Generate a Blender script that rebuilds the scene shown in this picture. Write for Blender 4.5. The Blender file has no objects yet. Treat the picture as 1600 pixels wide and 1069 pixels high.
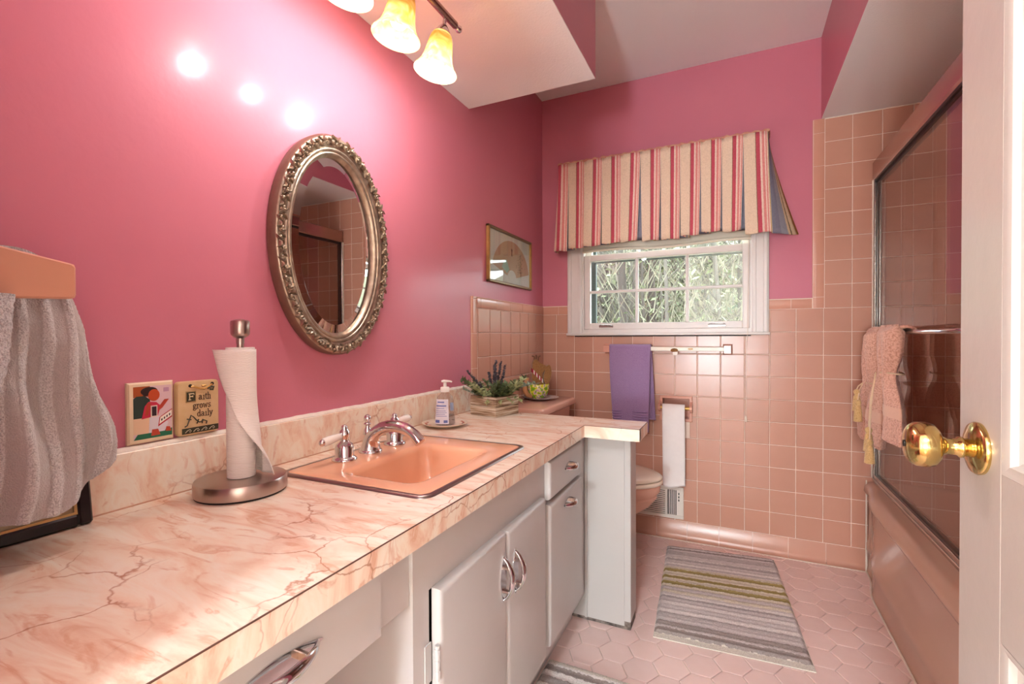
import bpy, bmesh, math, random
from mathutils import Vector, Matrix
random.seed(7)
PI = math.pi
SC = bpy.context.scene
COL = SC.collection
R = math.radians

# ------------------------------------------------------------------ camera
def make_camera():
    f, yaw, pit, rol = 741.156, R(25.2204), R(-0.6321), R(-0.2268)
    c, s = math.cos(yaw), math.sin(yaw)
    Fw, Rt, Up = Vector((-s, c, 0)), Vector((c, s, 0)), Vector((0, 0, 1))
    z = Fw*math.cos(pit) + Up*math.sin(pit)
    u = -Fw*math.sin(pit) + Up*math.cos(pit)
    x = Rt*math.cos(rol) + u*math.sin(rol)
    u2 = -Rt*math.sin(rol) + u*math.cos(rol)
    m = Matrix(((x.x, u2.x, -z.x, 1.03074), (x.y, u2.y, -z.y, -2.61011), (x.z, u2.z, -z.z, 1.06126), (0, 0, 0, 1)))
    cd = bpy.data.cameras.new('camera'); cd.sensor_width = 36; cd.lens = f/1600*36
    cd.clip_start = 0.01; cd.clip_end = 200
    co = bpy.data.objects.new('camera', cd); COL.objects.link(co); co.matrix_world = m
    SC.camera = co
make_camera()

# ------------------------------------------------------------------ world, exposure
W = bpy.data.worlds.new('overcast_sky'); SC.world = W; W.use_nodes = True
W.node_tree.nodes['Background'].inputs[0].default_value = (0.86, 0.93, 1.0, 1)
W.node_tree.nodes['Background'].inputs[1].default_value = 4.5
SC.view_settings.view_transform = 'Standard'; SC.view_settings.look = 'None'
SC.view_settings.gamma = 1; SC.view_settings.use_curve_mapping = False
SC.view_settings.exposure = 1.33
BULB_W = 2.05         # vanity bulbs
CEIL_FILL_W = 26.0  # added ceiling lamp in the unseen hall, extra fill
FLOOR_FILL_W = 860.0         # added floor lamp in the unseen hall, frontal fill

# ------------------------------------------------------------------ helpers
def H(h):
    h = h.lstrip('#'); o = []
    for i in (0, 2, 4):
        c = int(h[i:i+2], 16)/255
        o.append(c/12.92 if c <= .04045 else ((c+.055)/1.055)**2.4)
    return (*o, 1)

MATS = {}
def nd(nt, typ, **kw):
    n = nt.nodes.new(typ)
    for k, v in kw.items(): setattr(n, k, v)
    return n
def pm(name, col, rough=.5, metal=0, var=None, bump=None, spec=.5, rnd=0, coat=0, sheen=0, trans=0, ior=1.45, emit=None, sss=0, coord='Object'):
    """principled; var=(scale, amount, colour2) colour mottling; bump=(scale, strength[, detail]); rnd = per-object value jitter"""
    if name in MATS: return MATS[name]
    m = bpy.data.materials.new(name); m.use_nodes = True; nt = m.node_tree
    b = nt.nodes['Principled BSDF']; L = nt.links.new
    c = H(col) if isinstance(col, str) else col
    b.inputs['Base Color'].default_value = c
    b.inputs['Roughness'].default_value = rough; b.inputs['Metallic'].default_value = metal
    b.inputs['Specular IOR Level'].default_value = spec
    b.inputs['Coat Weight'].default_value = coat; b.inputs['Coat Roughness'].default_value = .08
    b.inputs['Sheen Weight'].default_value = sheen
    b.inputs['Transmission Weight'].default_value = trans; b.inputs['IOR'].default_value = ior
    if sss:
        b.inputs['Subsurface Weight'].default_value = sss; b.inputs['Subsurface Radius'].default_value = (.01, .006, .004)
    if emit:
        b.inputs['Emission Color'].default_value = H(emit[0]); b.inputs['Emission Strength'].default_value = emit[1]
    tc = nd(nt, 'ShaderNodeTexCoord'); src = None
    if var:
        n = nd(nt, 'ShaderNodeTexNoise'); n.inputs['Scale'].default_value = var[0]; n.inputs['Detail'].default_value = 5
        L(tc.outputs[coord], n.inputs['Vector'])
        r = nd(nt, 'ShaderNodeMapRange'); r.inputs[1].default_value = .35; r.inputs[2].default_value = .65
        L(n.outputs['Fac'], r.inputs[0])
        mx = nd(nt, 'ShaderNodeMix', data_type='RGBA'); mx.inputs[6].default_value = c; mx.inputs[7].default_value = H(var[2])
        ml = nd(nt, 'ShaderNodeMath', operation='MULTIPLY'); ml.inputs[1].default_value = var[1]
        L(r.outputs[0], ml.inputs[0]); L(ml.outputs[0], mx.inputs[0]); src = mx.outputs[2]
    if rnd:
        oi = nd(nt, 'ShaderNodeObjectInfo'); r = nd(nt, 'ShaderNodeMapRange')
        r.inputs[3].default_value = 1-rnd; r.inputs[4].default_value = 1+rnd
        L(oi.outputs['Random'], r.inputs[0])
        hs = nd(nt, 'ShaderNodeHueSaturation'); hs.inputs['Color'].default_value = c
        if src: L(src, hs.inputs['Color'])
        L(r.outputs[0], hs.inputs['Value']); src = hs.outputs[0]
    if src: L(src, b.inputs['Base Color'])
    if bump:
        n = nd(nt, 'ShaderNodeTexNoise'); n.inputs['Scale'].default_value = bump[0]; n.inputs['Detail'].default_value = bump[2] if len(bump) > 2 else 3
        L(tc.outputs[coord], n.inputs['Vector'])
        bp = nd(nt, 'ShaderNodeBump'); bp.inputs['Strength'].default_value = bump[1]; bp.inputs['Distance'].default_value = .004
        L(n.outputs['Fac'], bp.inputs['Height']); L(bp.outputs[0], b.inputs['Normal'])
    MATS[name] = m; return m

def ramp(nt, fac, stops, interp='LINEAR'):
    r = nd(nt, 'ShaderNodeValToRGB'); r.color_ramp.interpolation = interp
    e = r.color_ramp.elements
    while len(e) < len(stops): e.new(.5)
    for i, (p, c) in enumerate(stops):
        e[i].position = p; e[i].color = H(c) if isinstance(c, str) else c
    nt.links.new(fac, r.inputs[0]); return r.outputs[0]

def glass_mat(name, tint, refl=1.0, rough=.0):
    m = bpy.data.materials.new(name); m.use_nodes = True; nt = m.node_tree; nt.nodes.clear(); L = nt.links.new
    o = nd(nt, 'ShaderNodeOutputMaterial'); t = nd(nt, 'ShaderNodeBsdfTransparent'); g = nd(nt, 'ShaderNodeBsdfGlossy')
    t.inputs[0].default_value = H(tint); g.inputs['Roughness'].default_value = rough
    fr = nd(nt, 'ShaderNodeFresnel'); ge = nd(nt, 'ShaderNodeNewGeometry'); ir = nd(nt, 'ShaderNodeMapRange')
    ir.inputs[3].default_value = 1.5; ir.inputs[4].default_value = 1/1.5; L(ge.outputs['Backfacing'], ir.inputs[0]); L(ir.outputs[0], fr.inputs[0])
    ml = nd(nt, 'ShaderNodeMath', operation='MULTIPLY'); ml.inputs[1].default_value = refl; ml.use_clamp = True
    mx = nd(nt, 'ShaderNodeMixShader'); L(fr.outputs[0], ml.inputs[0]); L(ml.outputs[0], mx.inputs[0])
    L(t.outputs[0], mx.inputs[1]); L(g.outputs[0], mx.inputs[2]); L(mx.outputs[0], o.inputs[0]); MATS[name] = m; return m

class MB:
    def __init__(s): s.v = []; s.f = []; s.uv = None; s.mi = []
    def add(s, vs, fs, M=None):
        b = len(s.v)
        s.v += [tuple(M @ Vector(p)) for p in vs] if M else [tuple(p) for p in vs]
        s.f += [tuple(i+b for i in f) for f in fs]; return s
    def box(s, x0, x1, y0, y1, z0, z1, b=0, M=None):
        X = (min(x0, x1), max(x0, x1)); Y = (min(y0, y1), max(y0, y1)); Z = (min(z0, z1), max(z0, z1))
        if not b:
            vs = [(X[i], Y[j], Z[k]) for i in (0, 1) for j in (0, 1) for k in (0, 1)]
            return s.add(vs, [(0, 1, 3, 2), (4, 6, 7, 5), (0, 4, 5, 1), (2, 3, 7, 6), (0, 2, 6, 4), (1, 5, 7, 3)], M)
        b = min(b, .49*min(X[1]-X[0], Y[1]-Y[0], Z[1]-Z[0]))
        vs = []; idx = {}
        for i in (0, 1):
            for j in (0, 1):
                for k in (0, 1):
                    x, y, z = X[i], Y[j], Z[k]; dx = b if i == 0 else -b; dy = b if j == 0 else -b; dz = b if k == 0 else -b
                    for a, p in enumerate(((x, y+dy, z+dz), (x+dx, y, z+dz), (x+dx, y+dy, z))):
                        idx[i, j, k, a] = len(vs); vs.append(p)
        g = lambda i, j, k, a: idx[i, j, k, a]
        fs = []
        for i in (0, 1): fs.append((g(i, 0, 0, 0), g(i, 0, 1, 0), g(i, 1, 1, 0), g(i, 1, 0, 0)))
        for j in (0, 1): fs.append((g(0, j, 0, 1), g(1, j, 0, 1), g(1, j, 1, 1), g(0, j, 1, 1)))
        for k in (0, 1): fs.append((g(0, 0, k, 2), g(0, 1, k, 2), g(1, 1, k, 2), g(1, 0, k, 2)))
        for i in (0, 1):
            for j in (0, 1): fs.append((g(i, j, 0, 0), g(i, j, 1, 0), g(i, j, 1, 1), g(i, j, 0, 1)))
            for k in (0, 1): fs.append((g(i, 0, k, 0), g(i, 1, k, 0), g(i, 1, k, 2), g(i, 0, k, 2)))
        for j in (0, 1):
            for k in (0, 1): fs.append((g(0, j, k, 1), g(1, j, k, 1), g(1, j, k, 2), g(0, j, k, 2)))
        for i in (0, 1):
            for j in (0, 1):
                for k in (0, 1): fs.append((g(i, j, k, 0), g(i, j, k, 1), g(i, j, k, 2)))
        return s.add(vs, fs, M)
    def loft(s, rings, cap0=True, cap1=True, closed=True, M=None):
        n = len(rings[0]); vs = [p for r in rings for p in r]; fs = []
        for i in range(len(rings)-1):
            for j in range(n if closed else n-1):
                k = (j+1) % n; fs.append((i*n+j, i*n+k, (i+1)*n+k, (i+1)*n+j))
        if cap0: fs.append(tuple(range(n-1, -1, -1)))
        if cap1: fs.append(tuple((len(rings)-1)*n+j for j in range(n)))
        return s.add(vs, fs, M)
    def lathe(s, prof, c=(0, 0, 0), seg=24, M=None, cap0=True, cap1=True):
        rings = [[(c[0]+r*math.cos(2*PI*k/seg), c[1]+r*math.sin(2*PI*k/seg), c[2]+z) for k in range(seg)] for r, z in prof]
        return s.loft(rings, cap0, cap1, True, M)
    def tube(s, pts, rad, seg=8, cap=True, flat=1.0, up=None, M=None):
        P = [Vector(p) for p in pts]; n = len(P); rings = []
        rr = rad if isinstance(rad, (list, tuple)) else [rad]*n
        prev = None
        for i in range(n):
            t = (P[min(i+1, n-1)]-P[max(i-1, 0)]); t = t.normalized() if t.length else Vector((0, 0, 1))
            if prev is None:
                a = Vector(up) if up else (Vector((0, 0, 1)) if abs(t.z) < .9 else Vector((1, 0, 0)))
            else: a = prev
            b = t.cross(a)
            if b.length < 1e-6: b = t.cross(Vector((1, 0.3, 0.2)))
            b.normalize(); a = b.cross(t).normalized(); prev = a
            rings.append([tuple(P[i]+(b*math.cos(2*PI*k/seg)+a*math.sin(2*PI*k/seg)*flat)*rr[i]) for k in range(seg)])
        return s.loft(rings, cap, cap, True, M)
    def prism(s, poly, ax, a0, a1, M=None):
        def P(u, v, w): return {0: (w, u, v), 1: (u, w, v), 2: (u, v, w)}[ax]
        return s.loft([[P(u, v, a0) for u, v in poly], [P(u, v, a1) for u, v in poly]], True, True, True, M)
    def grid(s, fn, nu, nv, uv=False):
        b = len(s.v); us = []
        for j in range(nv+1):
            for i in range(nu+1):
                s.v.append(tuple(fn(i/nu, j/nv))); us.append((i/nu, j/nv))
        n = nu+1
        for j in range(nv):
            for i in range(nu):
                s.f.append((b+j*n+i, b+j*n+i+1, b+(j+1)*n+i+1, b+(j+1)*n+i))
        if uv:
            s.uv = (s.uv or []) + us
        return s
    def sphere(s, c, r, seg=12, rings=8, sc=(1, 1, 1), M=None):
        pr = []
        for i in range(rings+1):
            a = -PI/2+PI*i/rings; pr.append((max(math.cos(a), 1e-4), math.sin(a)))
        rg = [[(c[0]+r*sc[0]*p*math.cos(2*PI*k/seg), c[1]+r*sc[1]*p*math.sin(2*PI*k/seg), c[2]+r*sc[2]*z) for k in range(seg)] for p, z in pr]
        return s.loft(rg, True, True, True, M)
    def mesh(s, name, smooth=None, recalc=True):
        me = bpy.data.meshes.new(name); me.from_pydata(s.v, [], s.f)
        if recalc:
            bm = bmesh.new(); bm.from_mesh(me); bmesh.ops.recalc_face_normals(bm, faces=bm.faces); bm.to_mesh(me); bm.free()
        if s.uv:
            ul = me.uv_layers.new(name='UVMap')
            for lp in me.loops: ul.data[lp.index].uv = s.uv[lp.vertex_index]
        if smooth is not None:
            me.shade_smooth(); me.set_sharp_from_angle(angle=R(smooth))
        me.update(); return me
    def build(s, name, mat, parent=None, smooth=None, recalc=True):
        if parent is not None:
            o = world_loc(parent); s.v = [(x-o.x, y-o.y, z-o.z) for x, y, z in s.v]
        me = s.mesh(name, smooth, recalc); me.materials.append(mat)
        ob = bpy.data.objects.new(name, me); COL.objects.link(ob)
        if parent is not None: ob.parent = parent
        return ob

def world_loc(o):
    v = Vector((0, 0, 0))
    while o is not None: v += o.location; o = o.parent
    return v
def tag(o, label, cat, group=None, kind=None):
    o['label'] = label; o['category'] = cat
    if group: o['group'] = group
    if kind: o['kind'] = kind
    return o
def thing(name, loc, label, cat, group=None, kind=None):
    o = bpy.data.objects.new(name, None); o.empty_display_size = .05; o.location = loc; COL.objects.link(o)
    return tag(o, label, cat, group, kind)
def put(name, me, mat, parent, loc, rot=(0, 0, 0), scale=(1, 1, 1)):
    """a child sharing mesh data; loc in world coordinates"""
    if not me.materials: me.materials.append(mat)
    ob = bpy.data.objects.new(name, me); COL.objects.link(ob)
    if parent is not None:
        ob.parent = parent; ob.location = Vector(loc)-world_loc(parent)
    else: ob.location = loc
    ob.rotation_euler = rot; ob.scale = scale
    return ob
def rrect(x0, x1, y0, y1, r, z, n=6):
    out = []
    for cx, cy, a in ((x1-r, y1-r, 0), (x0+r, y1-r, 90), (x0+r, y0+r, 180), (x1-r, y0+r, 270)):
        for k in range(n+1):
            t = R(a+90*k/n); out.append((cx+r*math.cos(t), cy+r*math.sin(t), z))
    return out
def lerp(a, b, t): return a+(b-a)*t
def sm(a, b, x):
    t = max(0, min(1, (x-a)/(b-a))); return t*t*(3-2*t)

# ------------------------------------------------------------------ materials
def paint_mat():
    m = pm('pink_wall_paint', '#cd7a8b', .40, bump=(60, .10, 4), var=(5, .25, '#c87385'), spec=.2, coat=.22)
    m.node_tree.nodes['Principled BSDF'].inputs['Coat Roughness'].default_value = .16
    return m
PAINT = paint_mat()
CEIL = pm('ceiling_white_paint', '#f3efee', .75, bump=(160, .22, 4))
WHITE = pm('white_trim_paint', '#bbb6b2', .32, bump=(40, .10, 4), var=(9, .3, '#bbb3ad'))
WINW = pm('window_white_paint', '#e4dcd6', .32, bump=(40, .10, 4), var=(9, .3, '#dacfc8'))
CABW = pm('cabinet_white_paint', '#c9c4c1', .34, bump=(30, .12, 4), var=(4, .35, '#c0b8b4'))
DOORW = pm('door_white_paint', '#c2bab2', .22, bump=(26, .16, 5), var=(3, .3, '#beb4aa'))
TILE = pm('pink_wall_tile', '#c7937e', .22, bump=(300, .05, 3), var=(14, .22, '#c08a75'), rnd=.03, spec=.5)
TRIMT = pm('pink_trim_tile', '#d39a84', .2, var=(14, .2, '#cc917c'), rnd=.02)
GROUT = pm('pale_grout', '#f2dccd', .85, var=(5, .5, '#dcbda9'))
FTILE = pm('pink_floor_hex_tile', '#efd1c9', .3, var=(22, .35, '#e8c7be'), rnd=.035, bump=(120, .05))
FGROUT = pm('floor_grout', '#e6d3c8', .9, var=(5, .6, '#b99c8e'))
TUBM = pm('pink_enamel', '#c69f8a', .16, var=(2, .2, '#c09783'))
TOILP = pm('pink_china', '#dba591', .15)
CREAM = pm('cream_plastic', '#ecd9c6', .25)
CHROME = pm('chrome', '#d8d8da', .08, 1)
DULL = pm('brushed_steel', '#b9aaa2', .28, 1, bump=(220, .04))
DARKM = pm('dark_metal', '#3b3431', .4, .6)
BRASS = pm('polished_brass', '#d8c07e', .14, 1, var=(12, .35, '#a98f55'))
ALU = pm('aged_aluminium', '#c6bfba', .25, 1, var=(9, .3, '#a89d97'))
CERAM = pm('pink_ceramic', '#d69b87', .18)
BLACK = pm('black_gap', '#1c1715', .8)
CAULK = pm('white_caulk', '#eee3d6', .6, bump=(90, .4), var=(30, .5, '#dcc7b2'))
GLASS = glass_mat('clear_glass', '#f4f8f6', .9)
SHGLASS = glass_mat('bronze_shower_glass', '#f6efea', 1.1)

def marble():
    m = bpy.data.materials.new('pink_marble_laminate'); m.use_nodes = True; nt = m.node_tree; L = nt.links.new
    b = nt.nodes['Principled BSDF']; b.inputs['Roughness'].default_value = .26
    tc = nd(nt, 'ShaderNodeTexCoord'); mp = nd(nt, 'ShaderNodeMapping')
    mp.inputs['Rotation'].default_value = (.5, .3, R(38)); mp.inputs['Scale'].default_value = (1.2, 4.2, 2.0)
    L(tc.outputs['Object'], mp.inputs[0])
    n1 = nd(nt, 'ShaderNodeTexNoise'); n1.inputs['Scale'].default_value = 4.2; n1.inputs['Detail'].default_value = 8; n1.inputs['Roughness'].default_value = .62; n1.inputs['Distortion'].default_value = 1.1
    L(mp.outputs[0], n1.inputs['Vector'])
    c1 = ramp(nt, n1.outputs['Fac'], [(.30, '#e6b89f'), (.41, '#efceb6'), (.52, '#f5e2cd'), (.62, '#f7ebda'), (.74, '#f2d8c1')])
    # flowing streaks
    n2 = nd(nt, 'ShaderNodeTexNoise'); n2.inputs['Scale'].default_value = 6; n2.inputs['Detail'].default_value = 7; n2.inputs['Distortion'].default_value = 2.2
    L(mp.outputs[0], n2.inputs['Vector'])
    s = ramp(nt, n2.outputs['Fac'], [(.56, (0, 0, 0, 1)), (.65, (.6, .6, .6, 1)), (.72, (.05, .05, .05, 1))])
    mx = nd(nt, 'ShaderNodeMix', data_type='RGBA'); L(s, mx.inputs[0]); L(c1, mx.inputs[6]); mx.inputs[7].default_value = H('#dc9f80')
    # thin cracks : edges of a warped voronoi
    nw = nd(nt, 'ShaderNodeTexNoise'); nw.inputs['Scale'].default_value = 9; nw.inputs['Detail'].default_value = 5
    L(tc.outputs['Object'], nw.inputs['Vector'])
    ad = nd(nt, 'ShaderNodeVectorMath', operation='MULTIPLY_ADD'); ad.inputs[1].default_value = (.10, .10, .10)
    L(nw.outputs['Color'], ad.inputs[0]); L(tc.outputs['Object'], ad.inputs[2])
    vo = nd(nt, 'ShaderNodeTexVoronoi', feature='DISTANCE_TO_EDGE'); vo.inputs['Scale'].default_value = 7.5
    L(ad.outputs[0], vo.inputs['Vector'])
    vr = ramp(nt, vo.outputs['Distance'], [(0, (1, 1, 1, 1)), (.006, (.6, .6, .6, 1)), (.014, (0, 0, 0, 1))])
    n3 = nd(nt, 'ShaderNodeTexNoise'); n3.inputs['Scale'].default_value = 5; L(tc.outputs['Object'], n3.inputs['Vector'])
    gate = ramp(nt, n3.outputs['Fac'], [(.44, (0, 0, 0, 1)), (.60, (1, 1, 1, 1))])
    ml = nd(nt, 'ShaderNodeMath', operation='MULTIPLY'); L(vr, ml.inputs[0]); L(gate, ml.inputs[1])
    m2 = nd(nt, 'ShaderNodeMix', data_type='RGBA'); L(ml.outputs[0], m2.inputs[0]); L(mx.outputs[2], m2.inputs[6]); m2.inputs[7].default_value = H('#bf876c')
    L(m2.outputs[2], b.inputs['Base Color']); MATS['marble'] = m; return m
MARBLE = marble()

def terry(name, col, col2, scale=420, strength=.9, stripes=None):
    m = bpy.data.materials.new(name); m.use_nodes = True; nt = m.node_tree; L = nt.links.new
    b = nt.nodes['Principled BSDF']; b.inputs['Roughness'].default_value = .95; b.inputs['Specular IOR Level'].default_value = .1
    b.inputs['Sheen Weight'].default_value = .35
    tc = nd(nt, 'ShaderNodeTexCoord'); n = nd(nt, 'ShaderNodeTexNoise'); n.inputs['Scale'].default_value = scale; n.inputs['Detail'].default_value = 2
    L(tc.outputs['Object'], n.inputs['Vector'])
    c = ramp(nt, n.outputs['Fac'], [(.3, col2), (.6, col)]); L(c, b.inputs['Base Color'])
    bp = nd(nt, 'ShaderNodeBump'); bp.inputs['Strength'].default_value = strength; bp.inputs['Distance'].default_value = .004
    L(n.outputs['Fac'], bp.inputs['Height']); L(bp.outputs[0], b.inputs['Normal']); MATS[name] = m; return m
T_GREY = terry('grey_terry', '#d3cccb', '#a39b9a', 380)
T_GREYB = terry('grey_flat_weave', '#a0948f', '#8c7f7a', 900, .35)
T_PURP = terry('purple_terry', '#a786ac', '#94739b', 420)
T_PURPB = terry('purple_band', '#9c7aa2', '#94739b', 900, .3)
T_PEACH = terry('peach_terry', '#f0c0a9', '#cf947e', 170, 1.0)
T_PEACHB = terry('peach_satin_band', '#efc4ac', '#e6b79e', 900, .2)
T_TASS = terry('tan_tassel', '#d9b27c', '#b98f58', 300, .5)

# ------------------------------------------------------------------ the room shell
def wall_holes(mb, u0, u1, v0, v1, holes, w0, w1, P):
    """slab of rectangles around holes (u0,u1,v0,v1), thickness w0..w1; P maps (u,v,w)->box args"""
    us = sorted({u0, u1, *[h[0] for h in holes], *[h[1] for h in holes]}); vs = sorted({v0, v1, *[h[2] for h in holes], *[h[3] for h in holes]})
    for i in range(len(us)-1):
        for j in range(len(vs)-1):
            cu, cv = (us[i]+us[i+1])/2, (vs[j]+vs[j+1])/2
            if any(h[0] < cu < h[1] and h[2] < cv < h[3] for h in holes): continue
            mb.box(*P(us[i], us[i+1], vs[j], vs[j+1], w0, w1))
CT = .75          # worktop height
CEILZ = 2.445
XR, YF = 2.30, -2.53

def shell():
    fl = MB().box(-.1, XR+.1, YF-.1, .1, -.06, -.004).build('floor', FGROUT)
    tag(fl, 'pink hexagon tiled bathroom floor', 'floor', kind='structure')
    # hexagonal tiles
    Rh, gap = .059, .0016
    r2 = Rh-gap
    pts = [(r2*math.cos(R(60*k)), r2*math.sin(R(60*k))) for k in range(6)]
    pin = [(x*.965, y*.965) for x, y in pts]
    hm = MB().loft([[(x, y, -.004) for x, y in pts], [(x, y, -.0012) for x, y in pts], [(x, y, 0) for x, y in pin]], cap0=False).mesh('hex_tile')
    hm.materials.append(FTILE)
    rest = MB()
    cand = []
    for c in range(-4, 12):
        for r in range(-16, 13):
            x = .669+c*1.5*Rh; y = -1.030+r*math.sqrt(3)*Rh+(0 if c % 2 == 0 else math.sqrt(3)*Rh/2)
            if x < .40 or x > 1.585 or y > .06 or y < YF+.03: continue
            cand.append((x, y))
    n = 0
    for x, y in cand:
        vis = y > -1.45 and x > .43 and (x-.47 > (-.9-y)*.0)
        if vis and n < 290:
            put('hex_tile', hm, FTILE, fl, (x, y, 0)); n += 1
        else:
            rest.loft([[(x+a, y+b, -.004) for a, b in pts], [(x+a, y+b, 0) for a, b in pin]], cap0=False)
    o = rest.build('floor_tile_field', FTILE, fl); o['kind'] = 'stuff'
    ce = MB().box(-.1, XR+.1, YF-.1, .1, CEILZ, CEILZ+.06).build('ceiling', CEIL)
    tag(ce, 'plain white painted ceiling above the window', 'ceiling', kind='structure')
    # ---- soffits
    so = MB().box(0, .552, YF, -.845, 2.038, CEILZ-.001).build('soffit', PAINT)
    tag(so, 'dropped soffit with white underside above the vanity', 'soffit', kind='structure')
    MB().box(.001, .551, YF, -.846, 2.034, 2.0379).build('underside_panel', CEIL, so)
    so = MB().box(1.39, XR, YF, .003, 2.068, CEILZ-.001).build('soffit', PAINT)
    tag(so, 'dropped soffit with pink face above the bathtub', 'soffit', kind='structure')
    MB().box(1.391, XR-.001, YF, .002, 2.064, 2.0679).build('underside_panel', CEIL, so)
    # ---- left wall
    wl = MB().box(-.1, 0, YF-.1, .1, 0, CEILZ).build('wall_left', PAINT)
    tag(wl, 'glossy pink painted wall behind the vanity', 'wall', kind='structure')
    # ---- back wall with window and paper holder openings
    wb = MB()
    wall_holes(wb, 0, XR+.1, 0, CEILZ, [(.244, 1.104, 1.098, 1.93), (.683, .816, .632, .735)], .006, .16, lambda a, b, c, d, e, f: (a, b, e, f, c, d))
    wb = wb.build('wall_back', PAINT)
    tag(wb, 'window wall, pink paint above pink square tiles', 'wall', kind='structure')
    return fl, wl, wb
FLOOR, WALL_L, WALL_B = shell()

P_ = .1095
def tile_mesh(w, h, t=.006, name='wall_tile'):
    b = .0022; g = .0014
    w2, h2 = w/2-g, h/2-g
    rg = [[(-w2, t, -h2), (w2, t, -h2), (w2, t, h2), (-w2, t, h2)],
          [(-w2, .0016, -h2), (w2, .0016, -h2), (w2, .0016, h2), (-w2, .0016, h2)],
          [(-w2+b, 0, -h2+b), (w2-b, 0, -h2+b), (w2-b, 0, h2-b), (-w2+b, 0, h2-b)]]
    me = MB().loft(rg, cap0=False).mesh(name); return me
TM = {}
def tm(w, h, mat):
    k = (round(w, 3), round(h, 3), mat.name)
    if k not in TM:
        TM[k] = tile_mesh(w, h); TM[k].materials.append(mat)
    return TM[k]
def bt(x0, x1, z0, z1, parent, mat=TILE, name='tile'):
    put(name, tm(x1-x0, z1-z0, mat), mat, parent, ((x0+x1)/2, 0, (z0+z1)/2), (random.uniform(-.002, .002), 0, random.uniform(-.002, .002)))

def back_tiles():
    wb = WALL_B; X0, Z0 = .0867, .0938
    zt = Z0+10*P_
    g = MB()
    wall_holes(g, 0, XR, 0, zt+.049, [(.17, 1.166, 1.085, zt+.049), (.684, .815, .633, .734)], .0018, .0058, lambda a, b, c, d, e, f: (a, b, e, f, c, d))
    g.box(1.358, XR, .0018, .0058, zt+.049, 2.066)
    g.build('grout', GROUT, wb)
    cols = [0]+[X0+i*P_ for i in range(21) if X0+i*P_ < XR-.01]+[XR]
    for r in range(10):
        z0, z1 = Z0+r*P_, Z0+(r+1)*P_
        for i in range(len(cols)-1):
            a, b = cols[i], cols[i+1]
            if a > 1.58 and z1 < .42: continue
            if r == 9:
                if a < .165 < b: b = .165
                elif a < 1.172 < b: a = 1.172
                elif .165 <= a < 1.172: continue
            zz0, zz1 = z0, z1
            if a < .816 and b > .683 and z0 < .735 and z1 > .632:      # tiles cut round the paper holder
                if a >= .683-.03 and b <= .816+.03 and z0 > .6 and z1 < .76: continue
                if a < .683: b = min(b, .683)
                elif b > .816: a = max(a, .816)
                elif z0 < .632: zz1 = .632
                else: zz0 = .735
                if b-a < .01 or zz1-zz0 < .01: continue
            bt(a, b, zz0, zz1, wb)
    # wainscot cap, left of the window and right of it
    def cap(x0, x1, z0, z1):
        w2 = (x1-x0)/2-.0009; h = z1-z0
        prof = [(.006, 0.0009), (.0016, .0009), (0, .003), (0, h-.012), (.0015, h-.006), (.004, h-.0015), (.006, h)]
        me = MB().loft([[(-w2, y, z) for y, z in prof], [(w2, y, z) for y, z in prof]], closed=False, cap0=False, cap1=False)
        me.f.append(tuple(range(len(prof)))); me.f.append(tuple(len(prof)+i for i in range(len(prof))))
        o = me.build('cap_tile', TRIMT, None, 50); o.parent = wb; o.location = ((x0+x1)/2, 0, z0)
    cap(0, .10, zt, zt+.05); cap(.10, .165, zt, zt+.05)
    cap(1.172, 1.27, zt, zt+.05); cap(1.27, 1.356, zt, zt+.05)
    # bullnose column rising to the soffit
    def bull(z0, z1, x0=1.356, x1=1.404, top=False):
        w = x1-x0; h = (z1-z0)-.0018
        prof = [(0.0, .006), (.0015, .0035), (.005, .0012), (.011, 0), (w-.003, 0), (w-.001, .0016), (w-.001, .006)]
        mb = MB(); mb.loft([[(x, y, .0009) for x, y in prof], [(x, y, .0009+h) for x, y in prof]], closed=False, cap0=False, cap1=False)
        mb.f.append(tuple(range(len(prof)))); mb.f.append(tuple(len(prof)+i for i in range(len(prof))))
        o = mb.build('bullnose_tile', TRIMT, None, 50); o.parent = wb; o.location = (x0, 0, z0)
    bull(zt, zt+.052)
    z = zt+.052
    while z < 2.05:
        z2 = min(z+.152, 2.066)
        if 2.066-z2 < .02: z2 = 2.066
        bull(z, z2); z = z2
    # field above the wainscot
    ucols = [1.404]+[X0+i*P_ for i in range(13, 21) if X0+i*P_ < XR-.01]+[XR]
    for r in range(10, 18):
        z0, z1 = Z0+r*P_, min(Z0+(r+1)*P_, 2.063)
        for i in range(len(ucols)-1):
            bt(ucols[i], ucols[i+1], z0, z1, wb)
    MB().box(1.404, XR, -.003, .004, 2.0605, 2.0655).build('caulk_line', CAULK, wb)
    # cove base
    xs = 1.566
    while xs > .03:
        xa = max(xs-.1525, 0)
        w2 = (xs-xa)/2-.0009; h = Z0-.0018
        prof = [(.006, h), (.0016, h), (0, h-.002), (0, .022), (-.003, .010), (-.010, .003), (-.020, 0), (-.020, -.003), (.006, -.003)]
        mb = MB().loft([[(-w2, y, z_) for y, z_ in prof], [(w2, y, z_) for y, z_ in prof]])
        o = mb.build('base_tile', TILE, None, 50); o.parent = wb; o.location = ((xs+xa)/2, 0, .0009); xs -= .1525
    MB().box(0, 1.566, -.026, -.019, -.002, .002).build('base_grout', CAULK, wb)
back_tiles()

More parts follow.
